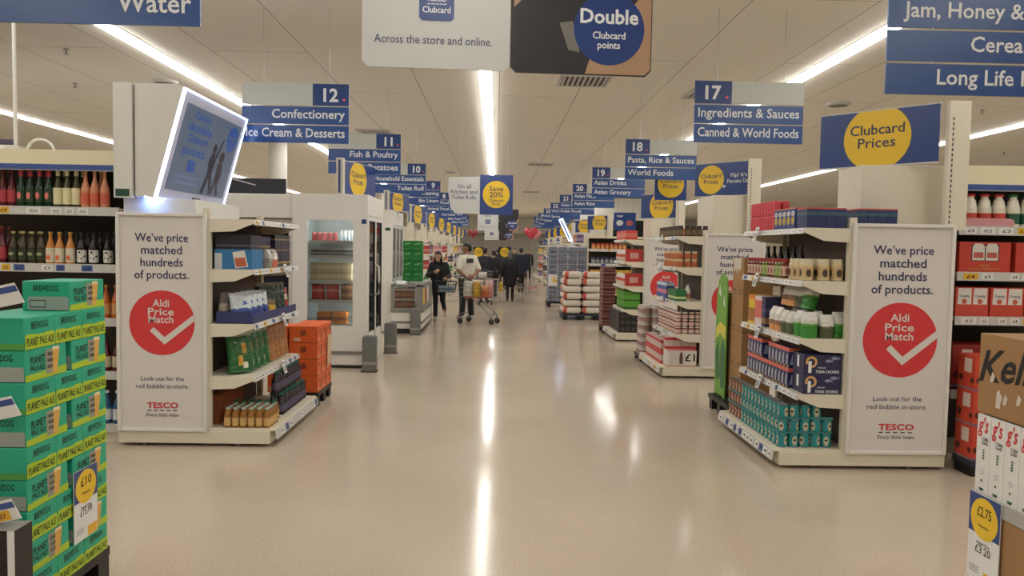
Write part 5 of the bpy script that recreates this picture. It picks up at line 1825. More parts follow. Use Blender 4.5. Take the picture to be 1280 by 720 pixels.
BLC = carton('oat_carton', '', .088, .07, .17, G(44, 68, 128), ((.94, 1, G(206, 120, 96)),), blue_art, 'carton')
for c in range(5):
    BLC.put((F(s, 2.26), R0Y + .32 + c * .092, z4 + .001), RZ[s], 'blue carton with pale picture on the top shelf, %s along' % ORD[c], 'blue cartons on the top shelf')
NVC = carton('navy_carton', '', .075, .2, .155, G(40, 52, 96), ((.93, 1, G(196, 84, 72)), (.62, .8, G(60, 90, 110))), None, 'carton')
for c, o_ in enumerate((2.26, 2.338, 2.416, 2.494, 2.662, 2.74, 2.818, 2.896)):
    NVC.put((F(s, o_), R0Y + .13, z4 + .001), 0, 'navy carton with red top edge, %s inwards on the top shelf' % ORD[c], 'navy cartons on the top shelf')
t = thing('shelf_notice', 'white rectangular notice in front of the navy cartons', 'notice', (F(s, 2.4), R0Y + .03, z4 + .01))
MB().box(F(s, 2.225), F(s, 2.34), R0Y + .036, R0Y + .040, z4 + .001, z4 + .075, tick_w).build('card', t)
m = MB().box(F(s, 2.245), F(s, 2.30), R0Y + .0345, R0Y + .036, z4 + .035, z4 + .040, G(110, 110, 116))
m.build('lettering', t)

# ------------------------------------------------------------------ brown cartons and the green board
bx, by = at(925, 440, 7.42).x, 7.42
t = thing('pallet', 'black pallet under the brown cartons and green board', 'pallet', (bx, by, 0))
MB().box(bx - .10, bx + .45, by, by + .72, .11, .155, black).build('deck', t)
for y in (by + .01, by + .31, by + .60):
    MB().box(bx - .09, bx + .44, y, y + .1, 0, .11, black).build('runner', t)


def brown_art(o, w, d, h):
    f = -d / 2 - .001
    for k, (x, z, w_, h_) in enumerate(((-.3, .82, .2, .02), (-.3, .76, .12, .02), (.15, .12, .3, .03), (.15, .06, .22, .02), (-.35, .1, .16, .05), (.3, .8, .03, .1))):
        o.poly([(0, 0), (w * w_, 0), (w * w_, h * h_), (0, h * h_)], (x * w, f, h * z), UX, UZ, G(92, 66, 40))
    o.poly([(-w * .5, h * .49), (w * .5, h * .49), (w * .5, h * .5), (-w * .5, h * .5)], (0, f, 0), UX, UZ, G(126, 92, 56)) if False else None


BRC = carton('brown_carton', '', .34, .30, .372, cardb, ((0, .012, G(104, 76, 48)),), brown_art, 'carton', bevel=.005)
for k in range(3):
    for i in range(2):
        BRC.put((bx + .165, by + .18 + i * .345, .1556 + k * .3725), -math.pi / 2, 'brown carton beside the green board, %s layer up, %s of the row' % (ORD[k], ('near', 'far')[i]), 'brown cartons on the pallet')


def torn_art(o, w, d, h):
    brown_art(o, w, d, h)
    f = -d / 2 - .0015
    o.poly([(-w * .42, h * .98), (w * .3, h * .98), (w * .26, h * .7), (w * .1, h * .62), (0, h * .74), (-w * .1, h * .55), (-w * .2, h * .7), (-w * .36, h * .6)][::-1], (0, f, 0), UX, UZ, G(206, 196, 180))


BRT = carton('brown_carton', '', .34, .30, .372, cardb, ((0, .012, G(104, 76, 48)),), torn_art, 'carton', bevel=.005)
BRT.put((bx + .165, by + .18, .1556 + 3 * .3725 + .0005), -math.pi / 2, 'topmost brown carton with a torn white patch, beside the green board', 'brown cartons on the pallet')
t = thing('green_board', 'tall narrow green printed board standing beside the brown cartons', 'board', (bx - .05, by + .1, .156))
gbz = 1.42
m = MB()
lime, dgn = G(112, 164, 64), G(52, 106, 62)
out = [(.36, 0), (.72, 0), (.74, .6), (.71, 1.1), (.66, 1.24), (.56, 1.32), (.40, 1.28), (.36, 1.2)]
m.prism([(p[0], p[1]) for p in out], (bx - .035, by, .156), UY, UZ, UX * .012, lime)
fx = bx - .0365
for k, (pts, mt) in enumerate((([(.37, .1), (.5, .1), (.54, .5), (.46, .62), (.37, .5)], dgn), ([(.52, .2), (.66, .16), (.72, .46), (.6, .6)], dgn), ([(.37, .62), (.56, .68), (.70, .6), (.70, .72), (.56, .8), (.37, .76)], G(214, 200, 80)),
                               ([(.40, .95), (.48, 1.0), (.44, 1.1)], G(214, 226, 206)), ([(.54, 1.06), (.64, 1.1), (.60, 1.2)], G(214, 226, 206)))):
    m.poly([(-p[0], p[1]) for p in pts], (fx - .0005 * k, by, .156), -UY, UZ, mt)
m.build('panel', t)
MB().box(bx - .06, bx - .002, by + .45, by + .65, .1555, .17, black).build('foot', t)

# ------------------------------------------------------------------ goods on the second east side end
R1Y = 9.95
BJ = jar('spice_jar', '', G(74, 56, 44, .25), G(44, 36, 32), G(110, 90, 66), r=.036, h=.14)
for c in range(14):
    BJ.put((F(s, 2.27), R1Y + .10 + c * .088, z4 + .001), RZ[s], 'dark brown jar on top of the one pound end, %s from near end' % ORD[c], 'brown jars on the top')
for c in range(4):
    BJ.put((F(s, 2.36 + c * .08), R1Y + .10, z4 + .001), 0, 'dark brown jar on top beside the poster, %s inwards' % ORD[c], 'brown jars on the top')
ORB = carton('orange_box', '', .11, .14, .115, G(206, 110, 66), ((.3, .6, G(226, 170, 130)),), None, 'box')
for c in range(2):
    ORB.put((F(s, 2.42 + c * .115), R1Y + .045 + .62, z4 + .001), 0, 'orange box on top behind the brown jars, %s inwards' % ORD[c], 'orange boxes')
GNB = jar('pickle_jar', '', G(120, 126, 50, .25), G(50, 120, 50), G(206, 190, 80), r=.036, h=.15)
for c in range(2):
    GNB.put((F(s, 2.355), R1Y + 1.2 - c * .09, z4 + .001), RZ[s], 'green lidded jar at the far end of the top, %s one' % ORD[c], 'green lidded jars')
OJ = jar('paste_jar', '', G(196, 136, 84, .25), G(206, 190, 160), G(176, 96, 60), r=.042, h=.105)
for k in range(2):
    for c in range(12):
        if c < 9:
            OJ.put((F(s, 2.27), R1Y + .10 + c * .094, z3 + .001 + k * .107), RZ[s], 'tan jar facing the walkway, %s tier, %s from near end' % (('lower', 'upper')[k], ORD[c]), 'tan jars on the one pound end')
    for c in range(2):
        OJ.put((F(s, 2.37 + c * .094), R1Y + .10, z3 + .001 + k * .107), 0, 'tan jar beside the poster, %s tier, %s inwards' % (('lower', 'upper')[k], ORD[c]), 'tan jars on the one pound end')
BPK = carton('blue_pack', '', .10, .12, .22, G(70, 90, 160), ((.3, .55, G(206, 120, 150)), (.8, 1, G(200, 206, 220))), None, 'pack')
for c in range(6):
    BPK.put((F(s, 2.275), R1Y + .68 + c * .104, z2 + .001), RZ[s], 'blue and pink pack on the third shelf of the one pound end, %s along' % ORD[c], 'blue and pink packs')
GPK = carton('green_pack', '', .15, .14, .15, G(40, 110, 60), ((.2, .4, G(196, 206, 150)),), None, 'pack')
for c in range(3):
    GPK.put((F(s, 2.285), R1Y + .12 + c * .156, z2 + .001), RZ[s], 'green pack at the near end of the third shelf, %s along' % ORD[c], 'green packs')
WBT = bottle('sauce_bottle', '', G(222, 216, 204, .3), G(170, 150, 120), G(180, 130, 90), r=.04, h=.22, shoulder=.6, neck=.018)
WBT.put((F(s, 2.40), R1Y + .16, z2 + .001), 0, 'white sauce bottle behind the green packs')
REDJ = jar('jam_jar', '', G(130, 44, 40, .25), G(222, 214, 206), G(206, 180, 170), r=.040, h=.095)
for k in range(3):
    for c in range(13):
        REDJ.put((F(s, 2.27), R1Y + .10 + c * .0885, z1 + .001 + k * .0975), RZ[s], 'white lidded red jar facing the walkway, %s tier, %s along' % (ORD[k], ORD[c]), 'white lidded red jars')
    for c in range(3):
        REDJ.put((F(s, 2.36 + c * .0885), R1Y + .10, z1 + .001 + k * .0975), 0, 'white lidded red jar beside the poster, %s tier, %s inwards' % (ORD[k], ORD[c]), 'white lidded red jars')


def pound_art(o, w, d, h):
    f = -d / 2 - .001
    o.poly([(-w * .42, h * .1), (w * .1, h * .1), (w * .1, h * .9), (-w * .42, h * .9)], (0, f, 0), UX, UZ, G(206, 202, 194))
    o.text('£1', (w * .28, f, h * .32), UX, UZ, inkk, h=h * .62, w=w * .34, bold=.02)
    o.poly([(-.02, h * .15), (.02, h * .15), (.024, h * .55), (.012, h * .85), (-.012, h * .85), (-.024, h * .55)], (-w * .02, f - .0006, 0), UX, UZ, G(90, 60, 50))
    o.poly([(-w * .5, h * .95), (w * .5, h * .95), (w * .5, h), (-w * .5, h)], (0, f - .0008, 0), UX, UZ, red)


PB = carton('pound_box', '', .40, .22, .22, G(222, 216, 206), ((0, .05, G(196, 70, 66)),), pound_art, 'box', bevel=.003)
PB.put((F(s, 2.315), R1Y + .14, z0 + .001), 0, 'white display box reading one pound on the base shelf')
RTU = carton('red_tub', '', .10, .12, .16, G(206, 186, 178), ((0, .25, G(196, 64, 60)), (.75, 1, G(196, 64, 60))), None, 'tub')
for k in range(2):
    for c in range(10):
        RTU.put((F(s, 2.14), R1Y + .31 + c * .103, z0 + .001 + k * .162), RZ[s], 'red and white tub beyond the one pound box, %s tier, %s along' % (('lower', 'upper')[k], ORD[c]), 'red and white tubs')
for c in range(4):
    RTU.put((F(s, 2.16 + c * .104), R1Y + .16, z0 + .223), 0, 'red and white tub standing on the one pound box, %s inwards' % ORD[c], 'red and white tubs')
# white tubs on a dolly past it
WT = jar('white_tub', '', G(206, 200, 192, .35), G(196, 188, 180), G(166, 132, 128), r=.085, h=.125, n=18)
wx = F(s, 2.12)
t = thing('pallet', 'low dark pallet under the stacked white tubs', 'pallet', (wx, 11.55, 0))
MB().box(wx - .1, wx + .28, 11.40, 11.86, .06, .10, black).build('deck', t)
MB().box(wx - .09, wx + .27, 11.41, 11.5, 0, .06, black).build('runner', t)
MB().box(wx - .09, wx + .27, 11.76, 11.85, 0, .06, black).build('runner', t)
for k in range(6):
    for c in range(4):
        WT.put((wx - .01 + (c % 2) * .175, 11.50 + (c // 2) * .175, .101 + k * .1265), 0, 'white tub with dark band, %s of the stack, %s layer up' % (('near inner', 'near outer', 'far inner', 'far outer')[c], ORD[k]), 'stacked white tubs')

# ------------------------------------------------------------------ goods on the third east side end
R2Y = 13.95
RBX = carton('red_box', '', .26, .22, .17, G(206, 70, 56), ((.25, .7, G(214, 120, 104)),), None, 'box')
for c in range(4):
    RBX.put((F(s, 2.32), R2Y + .19 + c * .264, z4 + .001), RZ[s], 'red box on top of the third end, %s from its near side' % ORD[c], 'red boxes on the third end')
RWB = bag('snack_bag', '', .16, .12, .22, ((.4, G(206, 190, 176)), (.6, G(190, 70, 56)), (1, G(216, 206, 196))), 61)
for k, zz in ((0, z3), (1, z2)):
    for c in range(6):
        RWB.put((F(s, 2.28), R2Y + .26 + c * .178, zz + .001), RZ[s], 'white and red snack bag, %s shelf of third end, %s along' % (('second', 'third')[k], ORD[c]), 'snack bags on the third end')
    t = thing('red_case', 'red case beside the poster on the %s shelf of the third end' % ('second', 'third')[k], 'case', (F(s, 2.45), R2Y + .14, zz))
    MB().box(F(s, 2.225), F(s, 2.54), R2Y + .06, R2Y + .15, zz + .001, zz + .24, G(176, 50, 46)).build('carton', t)
    MB().box(F(s, 2.30), F(s, 2.46), R2Y + .058, R2Y + .06, zz + .06, zz + .17, G(206, 150, 140)).build('print', t)
GCS = carton('green_case', '', .30, .2, .33, G(86, 156, 50), ((.05, .12, G(30, 46, 26)), (.5, .56, G(30, 60, 26)), (.85, .9, G(40, 80, 30))), None, 'case')
for c in range(4):
    GCS.put((F(s, 2.36), R2Y + .17 + c * .215 if c else R2Y + .17, z1 + .001), 0, 'lime green case on the fourth shelf of the third end, %s back' % ORD[c], 'lime green cases')


def ring_art(o, w, d, h):
    f = -d / 2 - .001
    for x in (-.3, 0, .3):
        o.disc((w * x, f, h * .5), UX, UZ, h * .26, G(120, 116, 112), 18)
        o.disc((w * x, f - .0005, h * .5), UX, UZ, h * .19, G(34, 32, 32), 18)
    for q in (-1, 1):
        x = q * (w / 2 + .001)
        o.disc((x, 0, h * .5), UY * q, UZ, h * .26, G(120, 116, 112), 18)
        o.disc((x * 1.004, 0, h * .5), UY * q, UZ, h * .19, G(34, 32, 32), 18)


BCS = carton('black_case', '', .36, .22, .125, G(34, 32, 32, .4), (), ring_art, 'case')
for k in range(3):
    for c in range(5):
        BCS.put((F(s, 2.30), R2Y + .17 + c * .235 if c else R2Y + .17, z0 + .001 + k * .1265), 0, 'black case with ring print on the base, %s layer up, %s back' % (ORD[k], ORD[c]), 'black cases on the third end')
# dark red packs stacked past it
t = thing('pallet', 'black pallet under the dark red packs', 'pallet', (F(s, 2.1), 15.7, 0))
MB().box(F(s, 2.0), F(s, 2.5), 15.36, 15.9, .10, .14, black).build('deck', t)
for y in (15.37, 15.79):
    MB().box(F(s, 2.01), F(s, 2.49), y, y + .1, 0, .10, black).build('runner', t)
DRP = carton('dark_red_pack', '', .24, .25, .148, G(100, 50, 50), ((.2, .4, G(160, 110, 104)), (.65, .75, G(180, 140, 130))), None, 'pack')
for k in range(8):
    for c in range(2):
        DRP.put((F(s, 2.13), 15.50 + c * .26, .141 + k * .1495), RZ[s], 'dark red pack on the pallet past black cases, %s layer up, %s stack' % (ORD[k], ('near', 'far')[c]), 'dark red packs')

# ------------------------------------------------------------------ sacks and water beyond the east side ends
def sack():
    t = thing('rice_sack', '', 'sack')
    w, d, h = .455, .465, .163
    vs, fs, mt = [], [], []
    nu, nv = 32, 12
    rr = random.Random(2)
    for j in range(nv + 1):
        ph = -math.pi / 2 + math.pi * j / nv
        for i in range(nu):
            th = 2 * math.pi * i / nu
            c = abs(math.cos(ph)) ** .28
            x = w / 2 * c * (abs(math.cos(th)) ** .35) * (1 if math.cos(th) > 0 else -1)
            y = d / 2 * c * (abs(math.sin(th)) ** .35) * (1 if math.sin(th) > 0 else -1)
            z = h / 2 * (abs(math.sin(ph)) ** .6) * (1 if ph > 0 else -1) + h / 2
            k = 1 - .22 * max(0, abs(x) / (w / 2) - .8) / .2
            vs.append((x, y, h / 2 + (z - h / 2) * k + rr.uniform(-.0015, .0015) + .002))
    wht, rd = G(214, 206, 194, .6), G(190, 84, 66, .6)
    m = MB()
    b = []
    for j in range(nv):
        for i in range(nu):
            f = (j * nu + i, j * nu + (i + 1) % nu, (j + 1) * nu + (i + 1) % nu, (j + 1) * nu + i)
            b.append(f)
    m.add(vs, b, wht)
    k = m.m(rd)
    for q, f in enumerate(b):
        c = sum((Vector(vs[i]) for i in f), Vector()) / 4
        if (-.21 < c.x < -.08 and c.y < -.1) or (-.1 < c.x < .1 and -.1 < c.y < .12 and c.z > h * .6) or (c.x > .2 and abs(c.y) < .08):
            m.mi[q] = k
    m.build('sack_body', t, ang=60)
    for e in (-1, 1):
        MB().box(e * w * .44, e * w * .505, -d * .40, d * .40, h * .46, h * .52, wht).build('stitched_end', t)
    return t


SK = P(sack)
sx0, sy0 = at(702, 380, 18.2).x, 18.0
t = thing('pallet', 'dark blue pallet under the white and red sacks', 'pallet', (sx0 + .47, sy0 + .2, 0))
MB().box(sx0, sx0 + .95, sy0, sy0 + .96, .10, .145, M('dark_blue_plastic', (44, 50, 66), .5)).build('deck', t)
for x in (sx0 + .02, sx0 + .42, sx0 + .82):
    MB().box(x, x + .11, sy0 + .01, sy0 + .95, 0, .10, black).build('runner', t)
for k in range(5):
    for c in range(4):
        SK.put((sx0 + .24 + (c % 2) * .465, sy0 + .24 + (c // 2) * .475, .146 + k * .1715), math.pi * (k % 2), 'white sack with red patch, %s of its layer, %s layer up' % (('front outer', 'front inner', 'back outer', 'back inner')[c], ORD[k]), 'sacks on the dark blue pallet')
for c, (x, y, r_) in enumerate(((.25, .24, .05), (.735, .28, -.05))):
    SK.put((sx0 + x, sy0 + y, .146 + 5 * .1715), r_, 'white sack lying loosely on the very top, %s one' % ('outer', 'inner')[c], 'sacks on the dark blue pallet')

wtr = G(172, 176, 186, .3)


def water_pack():
    t = thing('water_pack', '', 'pack')
    w, d, h = .282, .282, .148
    m = MB()
    m.box(-w / 2, w / 2, -d / 2, d / 2, 0, h * .84, wtr)
    m.build('film_wrap', t, bevel=.02)
    o = MB()
    e = .001
    for a, b, mt in ((.50, .83, G(84, 90, 108)), (.12, .40, G(66, 80, 120))):
        za, zb = h * a, h * b
        for q in (-1, 1):
            for i in range(4):
                u = -w / 2 + .02 + i * (w - .04) / 4
                o.quad((u + .004, q * (d / 2 + e), za), (u + .052, q * (d / 2 + e), za), (u + .052, q * (d / 2 + e), zb), (u + .004, q * (d / 2 + e), zb), mt)
                o.quad((q * (w / 2 + e), u + .004, za), (q * (w / 2 + e), u + .052, za), (q * (w / 2 + e), u + .052, zb), (q * (w / 2 + e), u + .004, zb), mt)
        e += .001
    o.build('label_print', t)
    for i in range(4):
        for j in (0, 3):
            MB().lathe([(.014, h * .84), (.014, h * .995)], 8, (-w / 2 + .05 + i * .0607, -d / 2 + .05 + j * .0607, 0), G(206, 210, 218)).build('bottle_cap', t)
    return t


WP = P(water_pack)
wx0, wy0 = at(684, 350, 22.2).x, 22.0
t = thing('pallet', 'black pallet under the tall stack of water packs', 'pallet', (wx0 + .57, wy0 + .3, 0))
MB().box(wx0 - .02, wx0 + 1.18, wy0 - .02, wy0 + .62, .10, .145, black).build('deck', t)
for x in (wx0, wx0 + .52, wx0 + 1.05):
    MB().box(x, x + .11, wy0 - .01, wy0 + .61, 0, .10, black).build('runner', t)
for k in range(11):
    for c in range(4):
        for r_ in range(2):
            if r_ and c:
                continue
            WP.put((wx0 + .145 + c * .29, wy0 + .145 + r_ * .29, .146 + k * .1485), 0, 'pack of bottled water, %s layer up, %s' % (ORD[k], ('front row, %s column' % ORD[c]) if not r_ else 'back row'), 'water packs on the pallet')
# what leans against it
t = thing('price_card', 'white card with a yellow corner leaning on the water stack', 'price card', (wx0 + .2, wy0 - .05, .5))
MB().box(wx0 + .02, wx0 + .28, wy0 - .012, wy0 - .004, .62, .95, tick_w).build('card', t)
MB().poly([(0, 0), (.14, 0), (.02, .22)], (wx0 + .14, wy0 - .0135, .72), UX, UZ, tick_y).build('yellow_corner', t)

# long bay that faces the entrance behind the sacks
e0, e1 = AX + 2.2, AX + 4.6
bay('cream bay of jars and yellow packs facing the entrance behind the sacks', e0, e1, 19.4, (.58, .98, 1.34, 1.72), (2.0, 2.05), seed=9, lab_strip=False)
ROWS = [(1.72, jar('orange_jar', '', G(206, 110, 56, .3), G(190, 70, 60), G(216, 150, 90), r=.05, h=.15), 'orange jar', .115),
        (1.34, jar('blue_jar', '', G(70, 84, 110, .3), G(60, 66, 90), G(150, 156, 160), r=.05, h=.17), 'dark blue jar', .115),
        (.98, carton('yellow_pack', '', .13, .1, .20, G(206, 166, 60), ((.3, .6, G(120, 80, 50)),), None, 'pack'), 'yellow pack', .145),
        (.58, carton('olive_pack', '', .13, .1, .18, G(130, 120, 70), ((.2, .5, G(190, 170, 110)),), None, 'pack'), 'olive pack', .145)]
for k, (z, pr, nm, dx) in enumerate(ROWS):
    for i in range(8):
        pr.put((e0 + .12 + i * dx, 19.49, z + .001), 0, '%s in the bay behind the sacks, %s from the walkway' % (nm, ORD[i]), 'goods in the bay behind the sacks')

# ------------------------------------------------------------------ stock on the far aisle ends
PAL = {'red': (176, 62, 58), 'blue': (62, 86, 150), 'white': (212, 208, 200), 'green': (62, 128, 74), 'yellow': (210, 172, 60), 'pink': (206, 130, 140),
       'violet': (106, 84, 132), 'black': (44, 44, 48), 'orange': (206, 116, 58), 'tan': (176, 146, 108)}
FARP = {}
for nm, c in PAL.items():
    FARP[nm, 0] = carton('boxed_pack', '', .20, .2, .25, G(*c), ((.25, .6, G(*[min(235, int(x * .6 + 90)) for x in c])),), None, 'pack')
    FARP[nm, 1] = bottle('household_bottle', '', G(*c), G(*[int(x * .6) for x in c]), G(214, 212, 206), r=.07, h=.27, shoulder=.62, neck=.025, n=10)


def stock(s, y0, seed, where, n):
    r = random.Random(seed)
    for k, z in enumerate((.156, SHELF_Z[0] + .001, SHELF_Z[1] + .001, SHELF_Z[2] + .001, SHELF_Z[3] + .001)):
        base = r.choice(list(PAL))
        kind = r.choice((0, 0, 1))
        for c in range(n):
            nm = base if r.random() < .6 else r.choice(list(PAL))
            if k == 4 and s < 0:
                continue
            FARP[nm, kind].put((F(s, 2.33), y0 + .17 + c * .235, z + .001), RZ[s], '%s pack, %s shelf up, %s along, %s' % (nm, ORD[k], ORD[c], where), 'stock on the far aisle ends')


for k in range(7):
    y = 18.6 + 4.05 * k
    stock(-1, y, 70 + k, '%s west end past the green crates' % ORD[k], 5 if k < 3 else 2)
    if k > 0:
        stock(1, y, 90 + k, '%s east end past the sacks' % ORD[k - 1], 5 if k < 3 else 2)
# bulky things in front of the first west end: water bottles and a shelf of household goods
t = thing('water_carrier', 'large clear water bottle pack on the floor behind the woman in black', 'pack', (-1.72, 17.9, 0))
MB().box(-1.92, -1.66, 17.95, 18.3, .0, .42, G(190, 206, 222, .2)).build('film_wrap', t, bevel=.03)
MB().box(-1.925, -1.655, 17.945, 18.305, .14, .28, G(86, 130, 190)).build('label_band', t)

# far cabin, green exit light, balloons, far screen
t = thing('glazed_cabin', 'white cabin with a dark glazed band far beyond the water packs', 'cabin', (5.2, 34, 0))
MB().box(3.75, 7.2, 34.0, 36.5, 0, 2.05, G(214, 212, 204)).build('lower_wall', t)
MB().box(3.75, 7.2, 34.0, 36.5, 3.05, CEIL - .05, G(214, 212, 204)).build('upper_wall', t)
MB().box(3.80, 7.15, 34.02, 36.4, 2.05, 3.05, M('cabin_dark_glass', (36, 40, 42), .06)).build('glazing', t)
MB().box(3.72, 3.80, 33.96, 36.5, 0, CEIL - .05, white).build('corner_post', t)
c = at(732, 285, 33.9)
t = thing('exit_light', 'small glowing green exit light on the far white cabin', 'exit light', c)
MB().box(c.x - .16, c.x + .16, 33.93, 33.955, c.z - .06, c.z + .06, greyw).build('casing', t)
MB().box(c.x - .15, c.x + .15, 33.925, 33.93, c.z - .05, c.z + .05, M('exit_green', (40, 220, 130), .4, noise=0, emit=2.5)).build('lit_panel', t)
MB().box(c.x - .02, c.x + .02, 33.94, 33.999, c.z - .02, c.z + .02, black).build('bracket', t)


def balloon(px, py, Y, r, col, label):
    c = at(px, py, Y)
    t = thing('heart_balloon', label, 'balloon', c)
    pts = []
    for i in range(28):
        a = 2 * math.pi * i / 28
        pts.append((r * math.sin(a) ** 3, r * (13 * math.cos(a) - 5 * math.cos(2 * a) - 2 * math.cos(3 * a) - math.cos(4 * a)) / 16))
    m = MB()
    vs, fs = [], []
    L = ((1.0, 0), (.92, .4), (.6, .8), (.15, 1.0))
    for sg in (-1, 1):
        for k, dpt in L:
            vs += [(c.x + p[0] * k, c.y + sg * r * .45 * dpt, c.z + p[1] * k) for p in pts]
    for h_ in range(2):
        o = h_ * 4 * 28
        for j in range(3):
            for i in range(28):
                f = (o + j * 28 + i, o + j * 28 + (i + 1) % 28, o + (j + 1) * 28 + (i + 1) % 28, o + (j + 1) * 28 + i)
                fs.append(f if h_ else f[::-1])
        fs.append(tuple(o + 3 * 28 + i for i in range(28)))
    m.add(vs, fs, col)
    m.build('foil', t, ang=70)
    MB().tube([(c.x, c.y, c.z - r), (c.x + .02, c.y, .9), (c.x + .02, c.y, 0)], .004, tick_w, 5).build('ribbon', t)
    MB().lathe([(.05, 0), (.05, .05)], 10, (c.x + .02, c.y, 0), pink).build('weight', t)


balloon(664, 291, 32, .30, G(206, 70, 84, .25), 'red heart balloon floating over the far end of the walkway')
balloon(670, 293, 33.2, .24, G(222, 140, 150, .25), 'pink heart balloon just behind the red heart balloon')
balloon(591, 292, 29.8, .20, G(150, 48, 56, .25), 'dark red heart balloon on the west side of the walkway')

by_ = 25.0
bl, tl = Vector((AX + 2.30, by_, 1.98)), Vector((AX + 1.93, by_, 2.72))
t = thing('display_screen', 'small far tilted screen with a glowing frame above the water packs', 'screen', bl)
v = (tl - bl).normalized()
n = v.cross(-UY).normalized()
n = n if n.x < 0 else -n
m = MB().prism([(0, 0), (1.0, 0), (1.0, .82), (0, .82)], bl + n * -.03, UY, v, n * -.05, white)
m.build('casing', t)
m = MB()
for a0, a1, b0, b1 in ((0, 1.0, 0, .03), (0, 1.0, .79, .82), (0, .03, .03, .79), (.97, 1.0, .03, .79)):
    m.prism([(a0, b0), (a1, b0), (a1, b1), (a0, b1)], bl + n * -.03, UY, v, n * .035, led)
m.build('light_frame', t)
MB().prism([(.05, .05), (.95, .05), (.95, .77), (.05, .77)], bl + n * -.02, UY, v, n * .005, scr_tx).build('screen_panel', t)
MB().box(AX + 2.34, AX + 2.44, by_ + .3, by_ + .7, .02, 2.6, white).build('stand', t)
MB().box(AX + 2.2, AX + 2.6, by_ + .2, by_ + .8, 0, .02, white).build('base_plate', t)


# ------------------------------------------------------------------ shoppers
def capsule(vs, fs, p, r, q, s_, n=10):
    p, q = Vector(p), Vector(q)
    ax = q - p
    L = ax.length
    ax = ax / L if L > 1e-6 else Vector((0, 0, 1))
    a = ax.orthogonal().normalized()
    b = ax.cross(a)
    base = len(vs)
    rings = []
    for k in range(4):
        w = math.pi / 2 * (k + .35) / 3.7
        rings.append((p - ax * r * math.cos(w), r * math.sin(w)))
    rings.append((p, r))
    rings.append((q, s_))
    for k in range(3, -1, -1):
        w = math.pi / 2 * (k + .35) / 3.7
        rings.append((q + ax * s_ * math.cos(w), s_ * math.sin(w)))
    for c, rr in rings:
        for i in range(n):
            t = 2 * math.pi * i / n
            vs.append(c + a * rr * math.cos(t) + b * rr * math.sin(t))
    m = len(rings)
    for k in range(m - 1):
        for i in range(n):
            j = (i + 1) % n
            fs.append((base + k * n + i, base + k * n + j, base + (k + 1) * n + j, base + (k + 1) * n + i))
    fs.append(tuple(base + i for i in reversed(range(n))))
    fs.append(tuple(base + (m - 1) * n + i for i in range(n)))


def skin_mesh(name, caps, voxel, mat, parent, paint=(), smooth=4):
    """one continuous surface round tapered limbs; paint: (test(point), material)"""
    vs, fs = [], []
    for c in caps:
        capsule(vs, fs, *c)
    me = bpy.data.meshes.new(name)
    me.from_pydata([tuple(v) for v in vs], [], fs)
    o = bpy.data.objects.new(name, me)
    COL.objects.link(o)
    r = o.modifiers.new('r', 'REMESH')
    r.mode = 'VOXEL'
    r.voxel_size = voxel
    sm = o.modifiers.new('s', 'SMOOTH')
    sm.iterations = smooth
    sm.factor = .5
    dg = bpy.context.evaluated_depsgraph_get()
    new = bpy.data.meshes.new_from_object(o.evaluated_get(dg))
    o.modifiers.clear()
    o.data = new
    bpy.data.meshes.remove(me)
    new.name = name
    new.materials.clear()
    new.materials.append(mat)
    for k, (test, mt) in enumerate(paint):
        new.materials.append(mt)
        for p in new.polygons:
            if test(p.center):
                p.material_index = k + 1
    new.shade_smooth()
    o.parent = parent
    return o


def hand(wr, d, up, curl=.7, k=1.0, side=1):
    """palm, four fingers and a thumb; d: direction of the hand, up: the back of the hand"""
    wr, d, up = Vector(wr), Vector(d).normalized(), Vector(up).normalized()
    lat = d.cross(up).normalized() * side
    up = lat.cross(d).normalized() * side
    caps = []
    pe = wr + d * .085 * k
    for o_ in (-.022, 0, .022):
        caps.append((wr + lat * o_ * .6 * k, .019 * k, pe + lat * o_ * k, .017 * k))
    for i, L in enumerate((.068, .076, .070, .054)):
        b = pe + lat * (-.030 + .020 * i) * k
        a1, a2, a3 = curl * .6, curl * 1.4, curl * 2.0
        p1 = b + (d * math.cos(a1) - up * math.sin(a1)) * L * .45 * k
        p2 = p1 + (d * math.cos(a2) - up * math.sin(a2)) * L * .32 * k
        p3 = p2 + (d * math.cos(a3) - up * math.sin(a3)) * L * .26 * k
        caps += [(b, .0095 * k, p1, .009 * k), (p1, .009 * k, p2, .0085 * k), (p2, .0085 * k, p3, .0075 * k)]
    tb = wr + d * .03 * k - lat * .030 * k
    t1 = tb + (d * .6 - lat * .7 - up * .3).normalized() * .04 * k
    t2 = t1 + (d * .9 - lat * .1 - up * .5).normalized() * .035 * k
    caps += [(tb, .013 * k, t1, .011 * k), (t1, .011 * k, t2, .009 * k)]
    return caps


def V(*a):
    return Vector(a)


